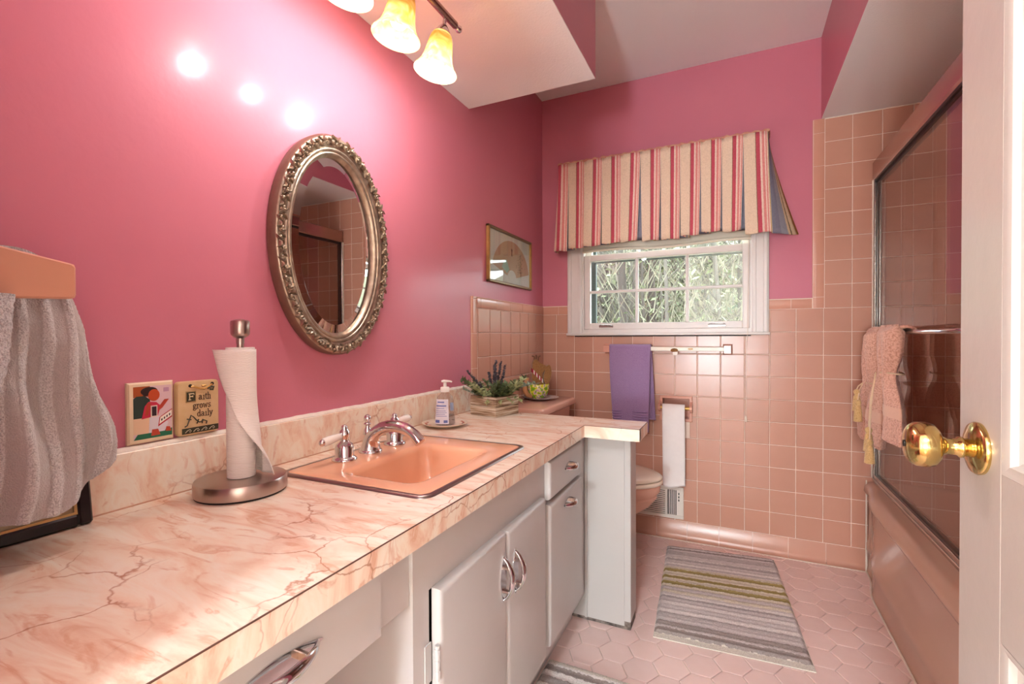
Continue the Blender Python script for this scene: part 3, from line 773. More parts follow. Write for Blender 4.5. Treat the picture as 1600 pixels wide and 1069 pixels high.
# ------------------------------------------------------------------ bath tub, shower door
def tub():
    t = thing('bathtub', (1.9, -.77, 0), 'pink enamelled bathtub with bowed front apron', 'bathtub')
    def bow(y):  # apron front x
        return 1.566-.034*sm(.06, .30, -y)*(1-sm(1.26, 1.48, -y))
    prof = [(.000, .0, 0), (.004, .03, 0), (.002, .09, 0), (-.002, .10, 1), (-.002, .13, 1), (.004, .145, 1), (.004, .335, 1), (-.004, .35, 1), (-.012, .365, 1), (-.010, .385, 1), (.004, .400, 1), (.022, .408, 1), (.10, .410, 0)]
    ny = 44
    rings = []
    for i in range(ny+1):
        y = -.0125-(1.51)*i/ny
        rings.append([(bow(y)+dx, y, z) for dx, z, _ in prof])
    MB().loft(rings, closed=False, cap0=False, cap1=False).build('apron', TUBM, t, 60)
    def rr(d, z, r): return rrect(1.60+d, XR-.006-d*.8, -1.525+d, -.0125-d, r, z, 8)
    MB().loft([rrect(1.60, XR-.007, -1.525, -.0125, .01, .4095, 8), rr(.05, .4095, .10), rr(.062, .404, .11), rr(.075, .38, .12), rr(.10, .20, .14), rr(.14, .09, .15), rr(.20, .07, .12)], cap0=False).build('basin', TUBM, t, 60)
    MB().box(1.562, 1.566, -.0125, -.006, 0, .41).build('end_grout', CAULK, t)
    pts = [(bow(-.0125-1.51*i/40)-.003, -.0125-1.51*i/40, .001) for i in range(41)]
    MB().tube(pts, .0035, 6).build('floor_caulk', CAULK, t)
    d = thing('shower_door', (1.6, -.77, .41), 'framed bronze glass sliding shower door on the tub', 'shower door')
    MB().box(1.582, 1.634, -1.535, -.004, 1.752, 1.832, .006).build('header', pm('header_alu', '#b99a8b', .2, .9, var=(6, .4, '#a88373')), d)
    MB().box(1.588, 1.628, -1.535, -.030, 1.742, 1.752).build('header_channel', DARKM, d)
    MB().box(1.585, 1.632, -1.535, -.004, .411, .424, .002).build('track', ALU, d)
    MB().box(1.589, 1.596, -1.535, -.004, .424, .440, .001).box(1.619, 1.626, -1.535, -.004, .424, .440, .001).build('track_rib', ALU, d)
    MB().box(1.586, 1.630, -.018, -.0045, .424, 1.752, .002).build('jamb_post', ALU, d)
    MB().box(1.582, 1.588, -.008, -.002, .424, 1.752).build('jamb_caulk', CAULK, d)
    for (x, y0, y1, nm) in ((1.602, -1.06, -.026, 'glass_panel'), (1.616, -1.52, -.98, 'glass_panel')):
        p = MB().box(x-.003, x+.003, y0, y1, .436, 1.745).build(nm, SHGLASS, d)
        MB().box(x-.006, x+.006, y0, y0+.012, .43, 1.748).box(x-.006, x+.006, y1-.012, y1, .43, 1.748).box(x-.007, x+.007, y0, y1, .428, .446).box(x-.006, x+.006, y0, y1, 1.735, 1.75).build('panel_frame', DARKM if 0 else pm('dark_bronze_frame', '#5a4a45', .3, .8), p)
    b = MB().tube([(1.596, -.165, 1.072), (1.57, -.165, 1.072), (1.556, -.175, 1.072), (1.556, -1.00, 1.072), (1.57, -1.01, 1.072), (1.596, -1.01, 1.072)], .0075, 10)
    b.build('towel_bar', CHROME, d, 60)
tub()

# ------------------------------------------------------------------ door in front
def door():
    d = thing('door_1', (1.29, -2.52, 0), 'open white panelled door with brass knob', 'door', kind='structure')
    x0, x1 = 1.29, 1.326; ya, yb = -2.525, -1.820
    st = .105
    # stiles and rails
    MB().box(x0, x1, yb-st, yb, .012, 2.03, .0015).build('stile', DOORW, d)
    MB().box(x0, x1, ya, ya+st, .012, 2.03, .0015).build('stile', DOORW, d)
    for z0, z1 in ((.012, .23), (.729, .911), (1.91, 2.03)):
        MB().box(x0, x1, ya+st, yb-st, z0, z1, .0005).build('rail', DOORW, d)
    ym = (ya+yb)/2
    MB().box(x0, x1, ym-.05, ym+.05, .23, .729).box(x0, x1, ym-.05, ym+.05, .911, 1.91).build('mullion', DOORW, d)
    for z0, z1 in ((.23, .729), (.911, 1.91)):
        for a, b in ((ya+st, ym-.05), (ym+.05, yb-st)):
            mb = MB()
            for s, xx in ((1, x0), (-1, x1)):
                rg = []
                for q, dx in ((0, .0), (.004, .001), (.010, .003), (.013, .009), (.018, .012), (.040, .010), (.062, .004), (.064, .004)):
                    x = xx+s*dx
                    rg.append([(x, a+q, z0+q), (x, b-q, z0+q), (x, b-q, z1-q), (x, a+q, z1-q)])
                mb.loft(rg, cap0=False)
            mb.build('panel', DOORW, d, 25)
    k = Matrix.Translation((x0, -1.874, .928)) @ Matrix.Rotation(-PI/2, 4, 'Y')
    kb = MB().lathe([(.0305, 0), (.031, .003), (.029, .006), (.020, .0085), (.016, .010)], (0, 0, 0), 32, k).build('rosette', BRASS, d, 50)
    MB().lathe([(.011, .006), (.0105, .014), (.0125, .016), (.0125, .019), (.010, .021), (.0095, .030), (.0115, .033), (.013, .036), (.020, .038), (.0255, .043), (.0275, .051), (.0265, .060), (.0225, .066), (.016, .069), (.005, .070), (.001, .0702)], (0, 0, 0), 32, k).build('knob', BRASS, kb, 60)
    MB().lathe([(.004, .0702), (.004, .0712), (.001, .0714)], (0, 0, 0), 12, k).build('keyhole_plug', DARKM, kb)
    MB().box(x0+.006, x1-.006, yb-.0005, yb+.0012, .87, .985).build('latch_plate', BRASS, d)
    f = MB().box(1.2905, 1.36, YF+.0005, YF+.018, 0, 2.10, .003)
    f = MB().box(.47, .545, YF+.0005, YF+.016, CT+.12, 2.10, .003).box(.47, 1.36, YF+.0005, YF+.016, 2.04, 2.11, .003)
    f = f.build('trim_1', WHITE); tag(f, 'white casing round the doorway', 'trim', kind='structure')
door()

# ------------------------------------------------------------------ toilet
def toilet():
    yc = -.352
    t = thing('toilet', (.35, yc, 0), 'pink toilet with cream seat behind the white panel', 'toilet')
    MB().loft([rrect(.018, .195, yc-.225, yc+.225, .03, z, 5) for z in (.38,)]+[rrect(.012, .205, yc-.238, yc+.238, .03, .5, 5), rrect(.010, .212, yc-.245, yc+.245, .03, .690, 5)]).build('tank', TOILP, t, 50)
    def lid(y0, y1, d, z): return rrect(.009+d, .236-d, y0+d, y1-d, .022, z, 6)
    MB().loft([lid(yc-.25, yc+.262, .006, .6905), lid(yc-.25, yc+.262, 0, .696), lid(yc-.25, yc+.262, 0, .718), lid(yc-.25, yc+.262, .004, .724), lid(yc-.25, yc+.262, .012, .727)]).build('tank_lid', TOILP, t, 40)
    def egg(x0, x1, w, z, n=40, sq=1.0):
        out = []
        L = x1-x0; cx = x0+L*.42
        for k in range(n):
            a = 2*PI*k/n; c, s = math.cos(a), math.sin(a)
            rx = (x1-cx) if c > 0 else (cx-x0)
            out.append((cx+rx*c, yc+w*s*(1-.10*max(c, 0)), z))
        return out
    MB().loft([egg(.22, .50, .105, .0), egg(.22, .50, .105, .03), egg(.24, .47, .085, .10), egg(.235, .50, .090, .17), egg(.215, .61, .125, .225), egg(.205, .675, .155, .275), egg(.20, .705, .170, .315), egg(.20, .700, .168, .322), egg(.195, .718, .178, .345), egg(.195, .720, .180, .372), egg(.20, .712, .176, .379)]).build('bowl', TOILP, t, 50)
    MB().loft([egg(.215, .726, .183, .380), egg(.212, .731, .187, .386), egg(.212, .731, .187, .394), egg(.216, .727, .184, .399)]).build('seat', CREAM, t, 50)
    MB().loft([egg(.215, .724, .182, .4005), egg(.212, .729, .186, .406), egg(.213, .727, .185, .413), egg(.222, .715, .176, .420), egg(.25, .66, .14, .424)]).build('seat_lid', CREAM, t, 60)
    MB().tube([(.222, yc-.17, .635), (.240, yc-.17, .635), (.246, yc-.165, .634), (.247, yc-.11, .628)], .006, 8).build('flush_lever', CHROME, t, 50)
    # saucer and cup on the tank
    s = thing('saucer', (.095, -.262, .727), 'grey rimmed saucer on the toilet tank lid', 'saucer')
    MB().lathe([(.045, 0), (.048, .003), (.075, .008), (.092, .0125), (.094, .014), (.090, .0145), (.070, .0105), (.045, .006), (.001, .0055)], (.095, -.262, .7273), 36).build('dish', pm('saucer_glaze', '#cfc0b8', .25, var=(60, .7, '#a8929a')), s, 40)
    cm = bpy.data.materials.new('floral_cup_glaze'); cm.use_nodes = True; nt = cm.node_tree
    tc = nd(nt, 'ShaderNodeTexCoord'); n = nd(nt, 'ShaderNodeTexNoise'); n.inputs['Scale'].default_value = 42; n.inputs['Detail'].default_value = 1
    nt.links.new(tc.outputs['Object'], n.inputs['Vector'])
    c = ramp(nt, n.outputs['Fac'], [(.0, '#7fae2b'), (.42, '#d8d33a'), (.52, '#e9e3a0'), (.57, '#cfa7b4'), (.63, '#8fb83a')], 'CONSTANT')
    nt.links.new(c, nt.nodes['Principled BSDF'].inputs['Base Color']); nt.nodes['Principled BSDF'].inputs['Roughness'].default_value = .2
    cx, cy, cz = .082, -.270, .7335
    cup = thing('tea_cup', (cx, cy, cz), 'yellow and green floral tea cup on saucer', 'cup')
    MB().lathe([(.026, 0), (.028, .004), (.040, .012), (.052, .030), (.057, .055), (.058, .076), (.0565, .078), (.054, .074), (.053, .056), (.046, .030), (.030, .014), (.001, .012)], (cx, cy, cz), 32).build('bowl', cm, cup, 50)
    A = Vector((-.62, -.78, 0)).normalized()
    pts = [Vector((cx, cy, cz))+A*r+Vector((0, 0, z)) for r, z in ((.040, .012), (.066, .022), (.080, .048), (.080, .080), (.066, .105), (.060, .112))]
    TANG = pm('tan_glaze', '#c08a5c', .3)
    MB().tube(pts, [.010, .0135, .013, .0115, .0095, .006], 10).build('handle', TANG, cup, 60)
    # brown dog shaped biscuit figures
    PL = terry('brown_felt', '#a3764a', '#8a5f38', 200, .3)
    fg = thing('felt_animal', (cx, cy, cz+.05), 'brown felt animal with striped scarf in the tea cup', 'toy')
    D = Vector((.80, .60, 0)); U = Vector((0, 0, 1)); Nn = Vector((.6, -.8, 0))
    def P(u, v, w=0): return Vector((cx, cy, cz))+D*u+U*v+Nn*w
    def flat(poly, w0, w1):
        return [[tuple(P(u*s, v, w0)) for u, v in poly] for s in (1,)]+[[tuple(P(u, v, w1)) for u, v in poly]]
    body = [(-.026, .06), (.020, .055), (.024, .10), (.018, .128), (.030, .146), (.046, .150), (.050, .166), (.034, .176), (.006, .190), (-.010, .208), (-.024, .206), (-.032, .19), (-.034, .15), (-.036, .11)]
    MB().loft([[tuple(P(u, v, -.007)) for u, v in body], [tuple(P(u, v, .007)) for u, v in body]]).build('body', PL, fg)
    MB().sphere(tuple(P(.047, .159)), .0065, 8, 6).build('nose', pm('red_felt', '#a9282c', .7), fg, 60)
    for k, (u, v) in enumerate(((-.022, .212), (-.012, .218), (.0, .212))):
        MB().tube([P(u, v-.012), P(u+.002, v+.008), P(u+.012*(k-1), v+.014)], [.004, .0045, .003], 8).build('antler', pm('dark_felt', '#6f4a33', .9), fg, 60)
    sc = MB(); sw = MB()
    for k in range(8):
        u = -.036+k*.0075; v = .140-.0075*k
        tgt = sc if k % 2 == 0 else sw
        tgt.loft([[tuple(P(u, v, -.009)), tuple(P(u+.0075, v-.007, -.009)), tuple(P(u+.0075, v+.013, -.009)), tuple(P(u, v+.020, -.009))], [tuple(P(u, v, .010)), tuple(P(u+.0075, v-.007, .010)), tuple(P(u+.0075, v+.013, .010)), tuple(P(u, v+.020, .010))]])
    sc.build('scarf_red_stripe', pm('scarf_red', '#a5243a', .9), fg); sw.build('scarf_white_stripe', pm('scarf_white', '#e8dcd2', .9), fg)
    f2 = thing('felt_biscuit', (cx+.03, cy+.03, cz+.05), 'rounded brown felt biscuit standing behind the felt animal', 'toy')
    for w in (-.004, -.022):
        MB().loft([[tuple(P(.052+.020*math.cos(a)+(.14-v0)*-.12, v0, w+q)) for a, v0 in [(2*PI*k/20, .125+.052*math.sin(2*PI*k/20)) for k in range(20)]] for q in (0, .012)]).build('biscuit_half', PL, f2, 40)
toilet()

# ------------------------------------------------------------------ back wall fittings
def towel_rail():
    t = thing('towel_rail', (.70, -.03, .995), 'chipped white towel rail between pink ceramic posts', 'towel rail')
    for x in (.398, .996):
        MB().loft([[(x+a*s, y, .994+b*s) for a, b in ((-.020, -.024), (.020, -.024), (.020, .024), (-.020, .024))] for y, s in ((-.0, 1.1), (-.008, 1.1), (-.016, .8), (-.040, .78), (-.062, .85), (-.070, .78))]).build('post', CERAM, t, 30)
    b = MB().box(.412, .982, -.064, -.045, .985, 1.006, .002).build('bar', pm('white_enamel_bar', '#efe3d2', .3, var=(18, .4, '#e2cfb8')), t)
    MB().sphere((.748, -.0640, .989), .017, 10, 6, (1.1, .12, .62)).build('rust_patch', pm('rust', '#9a6b3c', .8, var=(120, .7, '#6e4522')), b, 50)
    MB().prism([(.742, .966), (.752, .962), (.764, .968), (.766, .982), (.740, .980)], 1, -.068, -.0635).build('loose_chip', CREAM, b)
    MB().sphere((.826, -.0640, .996), .012, 10, 6, (1.1, .1, .5)).build('stain', pm('tan_stain', '#d8b98c', .7), b, 50)
    p = thing('purple_towel', (.525, -.055, .60), 'purple terry hand towel hanging on the rail', 'towel')
    def drape(x0, x1, zb, yoff, amp, zshift=0):
        def f(u, v):
            # v: 0 back bottom .. 1 front bottom, over the bar at v=.5
            x = lerp(x0, x1, u)
            L = 1.02-zb; s = (v-.42)/.58 if v > .42 else (v-.42)/.42
            if abs(s) < .07:
                a = s/.07*PI/2; y = -.0545-math.sin(a)*.0165; z = 1.0075+.0085*math.cos(a)
            else:
                q = (abs(s)-.07)/.93; sg = 1 if s > 0 else -1
                y = -.0545-sg*(.0165+.002*q); z = 1.0075-q*(1.0075-(zb if sg > 0 else zb+.06))
                x = lerp(x0+.030*q*q*.9, x1-.010*q, u)+(.0 if sg > 0 else .030*q)
                y += amp*q*math.sin(u*9+1)*(1 if sg > 0 else .5)-.006*q*(1 if sg > 0 else 0)
            return (x, y+yoff, z)
        return f
    o = MB().grid(drape(.416, .632, .560, 0, .0045), 36, 90).build('cloth', T_PURP, p, 80)
    md = o.modifiers.new('solid', 'SOLIDIFY'); md.thickness = .007; md.offset = 0
    for k in range(5):
        z = .665-.013*k
        q = (1.0075-z)/.45
        pts = [(lerp(.416+.030*q*q*.9, .632-.010*q, u/16), -.0545-.0205-.0045*q*math.sin(u/16*9+1)-.006*q, z) for u in range(17)]
        MB().tube(pts, .0038, 6).build('band', T_PURPB, p, 60)
towel_rail()

def paper_holder():
    h = thing('paper_holder', (.75, 0, .685), 'recessed pink ceramic toilet paper holder', 'paper holder')
    # frame round the recess
    def rr(d, y): return [(.668+d, y, .617+d), (.831-d, y, .617+d), (.831-d, y, .750-d), (.668+d, y, .750-d)]
    MB().loft([rr(-.0, .001), rr(0, -.010), rr(.004, -.014), rr(.013, -.014), rr(.016, -.010), rr(.0165, .055)], cap0=False).build('frame', CERAM, h, 30)
    for x, s in ((.672, 1), (.827, -1)):
        MB().prism([(-.002, .662), (-.050, .676), (-.058, .686), (-.058, .700), (-.050, .708), (-.034, .712), (-.002, .728)], 0, x-.006, x+.006).build('arm', CERAM, h, 30)
    MB().tube([(.676, -.046, .691), (.823, -.046, .691)], .010, 12).build('roller', pm('brass_roller', '#c59a55', .35, .7), h, 50)
    PAP = pm('white_tissue', '#ece4e0', .9, bump=(60, .25, 4), var=(30, .3, '#e2d8d4'))
    r = thing('toilet_roll', (.742, -.046, .691), 'nearly used toilet roll with a long hanging sheet', 'toilet paper')
    MB().loft([[(x, -.046+rr_*math.cos(2*PI*k/28), .691+rr_*math.sin(2*PI*k/28)) for k in range(28)] for x, rr_ in ((.690, .012), (.690, .0195), (.796, .0195), (.796, .012))], cap0=False, cap1=False).build('roll', PAP, r, 40)
    def f(u, v):
        x = lerp(.6885, .7985, u)
        if v < .12:
            a = PI/2+.6-(v/.12)*(PI/2+.6); a = lerp(PI*.55, PI, v/.12)
            return (x, -.046+.0208*math.cos(a), .691+.0208*math.sin(a))
        q = (v-.12)/.88
        return (x+.003*q, -.0668+.006*math.sin(q*3)*q-.004*math.sin(u*4+q*5)*q, .691-q*(.405-.006*u+.006*math.sin(u*5)))
    o = MB().grid(f, 14, 46).build('sheet', PAP, r, 80)
    md = o.modifiers.new('solid', 'SOLIDIFY'); md.thickness = .0012; md.offset = 0
    g = thing('floor_register', (.70, -.005, .105), 'white metal air register low on the tiled wall', 'air vent')
    WM = pm('register_white', '#e2d8cd', .4, .1)
    x0, x1, z0, z1 = .50, .788, .104, .272
    MB().box(x0, x1, -.0085, -.0008, z0, z0+.018, .002).box(x0, x1, -.0085, -.0008, z1-.018, z1, .002).box(x0, x0+.02, -.0085, -.0008, z0+.0181, z1-.0181, .001).box(x1-.036, x1, -.0085, -.0008, z0+.0181, z1-.0181, .001).box(.695, .708, -.0085, -.0008, z0+.0181, z1-.0181, .001).build('frame', WM, g)
    MB().box(x0+.01, x1-.03, -.0016, -.0006, z0+.01, z1-.01).build('duct_opening', BLACK, g)
    for k in range(13):
        z = z0+.023+k*.0102
        MB().box(x0+.02, .695, -.0062, -.0055, z-.0035, z+.0035, M=Matrix.Translation((0, -.0, z)) @ Matrix.Translation((0, -.004, 0)) @ Matrix.Rotation(R(-35), 4, 'X') @ Matrix.Translation((0, .004, -z))).build('louver', WM, g)
    for k in range(4):
        x = .714+k*.0095; MB().box(x, x+.0045, -.007, -.002, z0+.018, z1-.018).build('grille_bar', WM, g)
    for k in range(3): MB().box(.762, .767, -.0105, -.008, .232-.017*k, .242-.017*k).build('damper_slot', BLACK, g)
paper_holder()

# ------------------------------------------------------------------ valance
def valance():
    v = thing('valance', (.65, -.06, 1.54), 'box pleated red and cream striped valance over the window', 'valance')
    m = bpy.data.materials.new('striped_valance_cloth'); m.use_nodes = True; nt = m.node_tree
    b = nt.nodes['Principled BSDF']; b.inputs['Roughness'].default_value = .9; b.inputs['Specular IOR Level'].default_value = .15
    uv = nd(nt, 'ShaderNodeTexCoord'); sp = nd(nt, 'ShaderNodeSeparateXYZ'); nt.links.new(uv.outputs['UV'], sp.inputs[0])
    nz = nd(nt, 'ShaderNodeTexNoise'); nz.inputs['Scale'].default_value = 60; nt.links.new(uv.outputs['Object'], nz.inputs['Vector'])
    ad = nd(nt, 'ShaderNodeMath', operation='MULTIPLY_ADD'); ad.inputs[1].default_value = .012; nt.links.new(nz.outputs['Fac'], ad.inputs[0]); nt.links.new(sp.outputs[0], ad.inputs[2])
    S = [(0, '#f0d8be'), (.285, '#95775e'), (.30, '#cb5868'), (.38, '#f6dccb'), (.425, '#e8948f'), (.475, '#f7dfcd'), (.50, '#e99a94'), (.525, '#f5dac6'), (.575, '#c69a58'), (.62, '#ead2ae'), (.66, '#8f8fa0'), (.80, '#a5a6b2'), (.86, '#e3cba6'), (.90, '#7d6b52'), (.915, '#e6cfaa'), (.96, '#c39a58')]
    c = ramp(nt, ad.outputs[0], S, 'CONSTANT')
    hs = nd(nt, 'ShaderNodeMix', data_type='RGBA', blend_type='MULTIPLY'); hs.inputs[0].default_value = .35
    wv = nd(nt, 'ShaderNodeTexNoise'); wv.inputs['Scale'].default_value = 180; nt.links.new(uv.outputs['Object'], wv.inputs['Vector'])
    wr = ramp(nt, wv.outputs['Fac'], [(.3, '#cfc6bd'), (.65, '#ffffff')]); nt.links.new(c, hs.inputs[6]); nt.links.new(wr, hs.inputs[7]); nt.links.new(hs.outputs[2], b.inputs['Base Color'])
    tops = [.136, .195, .285, .383, .484, .584, .686, .781, .875, .970, 1.064, 1.164]
    gap = [.012, .006, .010, .0015, .030, .015, .010, .016, .014, .022]  # opening of each pleat at the hem
    hem = [1.534, 1.545, 1.548, 1.555, 1.557, 1.549, 1.548, 1.560, 1.567, 1.560, 1.542]
    zt = 2.018
    NV = 18
    cols = []   # each: (function of t -> x,y,z), u
    def col(xt, xb, yt, yb, zb, u, ztop=zt): cols.append((xt, xb, yt, yb, zb, u, ztop))
    n = len(tops)-1
    # left return to the wall
    col(.130, .100, .004, .002, 1.545, .96); col(.130, .104, -.045, -.05, 1.54, .90); col(.136, .112, -.088, -.10, 1.538, .54); col(.138, .126, -.092, -.108, 1.536, .545)
    for i in range(n):
        a, bx = tops[i], tops[i+1]
        g0 = gap[i-1] if i > 0 else 0; g1 = gap[i] if i < n-1 else 0
        yb = -.112+.006*math.sin(i*2.1); h = hem[i]
        u0 = .31 if i == 0 else .03
        ab, bb = a+g0*.55-.003, bx-g1*.55+.001
        if i == 0: ab = .130
        if i == n-1: bb = 1.178
        K = 6
        for k in range(K+1):
            q = k/K; bul = -.004*math.sin(PI*q)
            col(lerp(a+.001, bx-.001, q), lerp(ab, bb, q), -.092+bul*.3, yb+bul, h+.003*math.sin(q*5+i), lerp(u0, .535, q))
        if i < n-1:
            # inverted fold behind the front panels
            nb = tops[i+1]+gap[i]*.55
            col(bx-.022, bb-.030, -.082, -.086, h+.004, .62); col(bx-.030, bb-.036, -.080, -.080, h+.006, .66)
            col(bx+.030, nb+.036, -.080, -.080, h+.006, .84); col(bx+.022, nb+.030, -.083, -.088, h+.004, .90)
    # right return, flaring
    col(1.166, 1.186, -.090, -.104, 1.536, .66); col(1.170, 1.225, -.060, -.075, 1.536, .80); col(1.172, 1.262, -.030, -.035, 1.536, .87)
    col(1.172, 1.268, -.026, -.030, 1.536, .905); col(1.173, 1.282, -.012, -.018, 1.536, .93); col(1.174, 1.300, .004, -.002, 1.54, .985)
    mb = MB(); mb.uv = []
    for j in range(NV+1):
        t = j/NV
        for xt, xb, yt, yb_, zb, u, z0 in cols:
            e = t**1.25
            mb.v.append((lerp(xt, xb, e), lerp(yt, yb_, e), lerp(z0, zb, t))); mb.uv.append((u, t))
    nc = len(cols)
    for j in range(NV):
        for i in range(nc-1): mb.f.append((j*nc+i, j*nc+i+1, (j+1)*nc+i+1, (j+1)*nc+i))
    o = mb.build('pleated_cloth', m, v, 40)
    md = o.modifiers.new('solid', 'SOLIDIFY'); md.thickness = .0022; md.offset = 0
    # gathered top edge over the rod
    tb = pm('valance_header_cloth', '#d9ac8c', .9, var=(40, .7, '#c66f68'))
    pts = [(lerp(.134, 1.170, k/70), -.088+.003*math.sin(k*1.7), 2.021+.003*math.sin(k*2.3)) for k in range(71)]
    MB().tube(pts, [.0065+.0022*math.sin(k*1.9) for k in range(71)], 8).tube([(1.168, -.088, 2.021), (1.172, -.04, 2.020), (1.174, .002, 2.018)], .007, 8).tube([(.136, -.088, 2.021), (.132, -.04, 2.020), (.13, .002, 2.018)], .007, 8).build('header_roll', tb, v, 70)
    MB().tube([(.132, .004, 2.019), (.134, -.070, 2.019), (1.168, -.070, 2.019), (1.172, .004, 2.019)], .004, 8).build('rod', ALU, v)
valance()

# ------------------------------------------------------------------ framed fan print
def fan_picture():
    y0, y1, z0, z1 = -.700, -.196, 1.315, 1.578
    p = thing('framed_fan_print', (0, -.45, 1.315), 'gold framed print of a painted paper fan', 'picture')
    GO = pm('gold_frame', '#b98f55', .35, .7, var=(30, .5, '#8d6a3a')); x = .018
    for a, b, c, d, nm in ((y0, y0+.014, z0, z1, 0), (y1-.014, y1, z0, z1, 0), (y0, y1, z0, z0+.013, 1), (y0, y1, z1-.013, z1, 1)):
        MB().box(.0005, x, a, b, c, d, .003).build('frame_bar', GO if not nm else pm('bronze_frame', '#7d6a4e', .4, .6), p)
    MB().box(.0005, .007, y0+.01, y1-.01, z0+.01, z1-.01).build('mat_board', pm('mat_board', '#f3ece6', .8), p)
    cy, cz = -.435, 1.352
    def arc(r0, r1, a0, a1, x0_, mat, nm, cxs=(cy, cz), n=28, sy=1.0):
        o = [(cxs[0]+sy*r1*math.cos(R(lerp(a0, a1, k/n))), cxs[1]+r1*math.sin(R(lerp(a0, a1, k/n)))) for k in range(n+1)]
        i = [(cxs[0]+sy*r0*math.cos(R(lerp(a1, a0, k/n))), cxs[1]+r0*math.sin(R(lerp(a1, a0, k/n)))) for k in range(n+1)]
        mb = MB(); L = len(o)
        mb.loft([[(x0_, a, b) for a, b in o], [(x0_, a, b) for a, b in reversed(i)]], closed=False, cap0=False, cap1=False)
        mb.build(nm, mat, p)
    FAN = pm('fan_paper', '#ddb496', .8, var=(18, .5, '#d3a483'))
    arc(.045, .190, 14, 164, .0074, FAN, 'fan_leaf', sy=1.18)
    MINT = pm('mint_silk', '#a9cdb9', .8, var=(20, .5, '#c3dccd'))
    arc(.05, .105, 118, 152, .0078, MINT, 'painted_panel', sy=1.25)
    dk = pm('ink', '#5b4038', .8)
    mb = MB()
    for k in range(40):
        a = R(random.uniform(25, 60)); r = random.uniform(.06, .16); q = random.uniform(.002, .006)
        yy, zz = cy+1.25*r*math.cos(a), cz+r*math.sin(a)
        mb.prism([(yy, zz), (yy+q, zz+q*.6), (yy+q*.3, zz+q*1.4)], 0, .0074, .0080)
    mb.box(.0074, .008, cy-.004, cy+.004, cz+.115, cz+.145).box(.0074, .008, cy-.007, cy+.006, cz+.14, cz+.152)
    o = mb.build('painted_branches', dk, p); o['kind'] = 'stuff'
    MB().box(.0095, .011, y0+.012, y1-.012, z0+.012, z1-.012).build('glass', GLASS, p)
fan_picture()

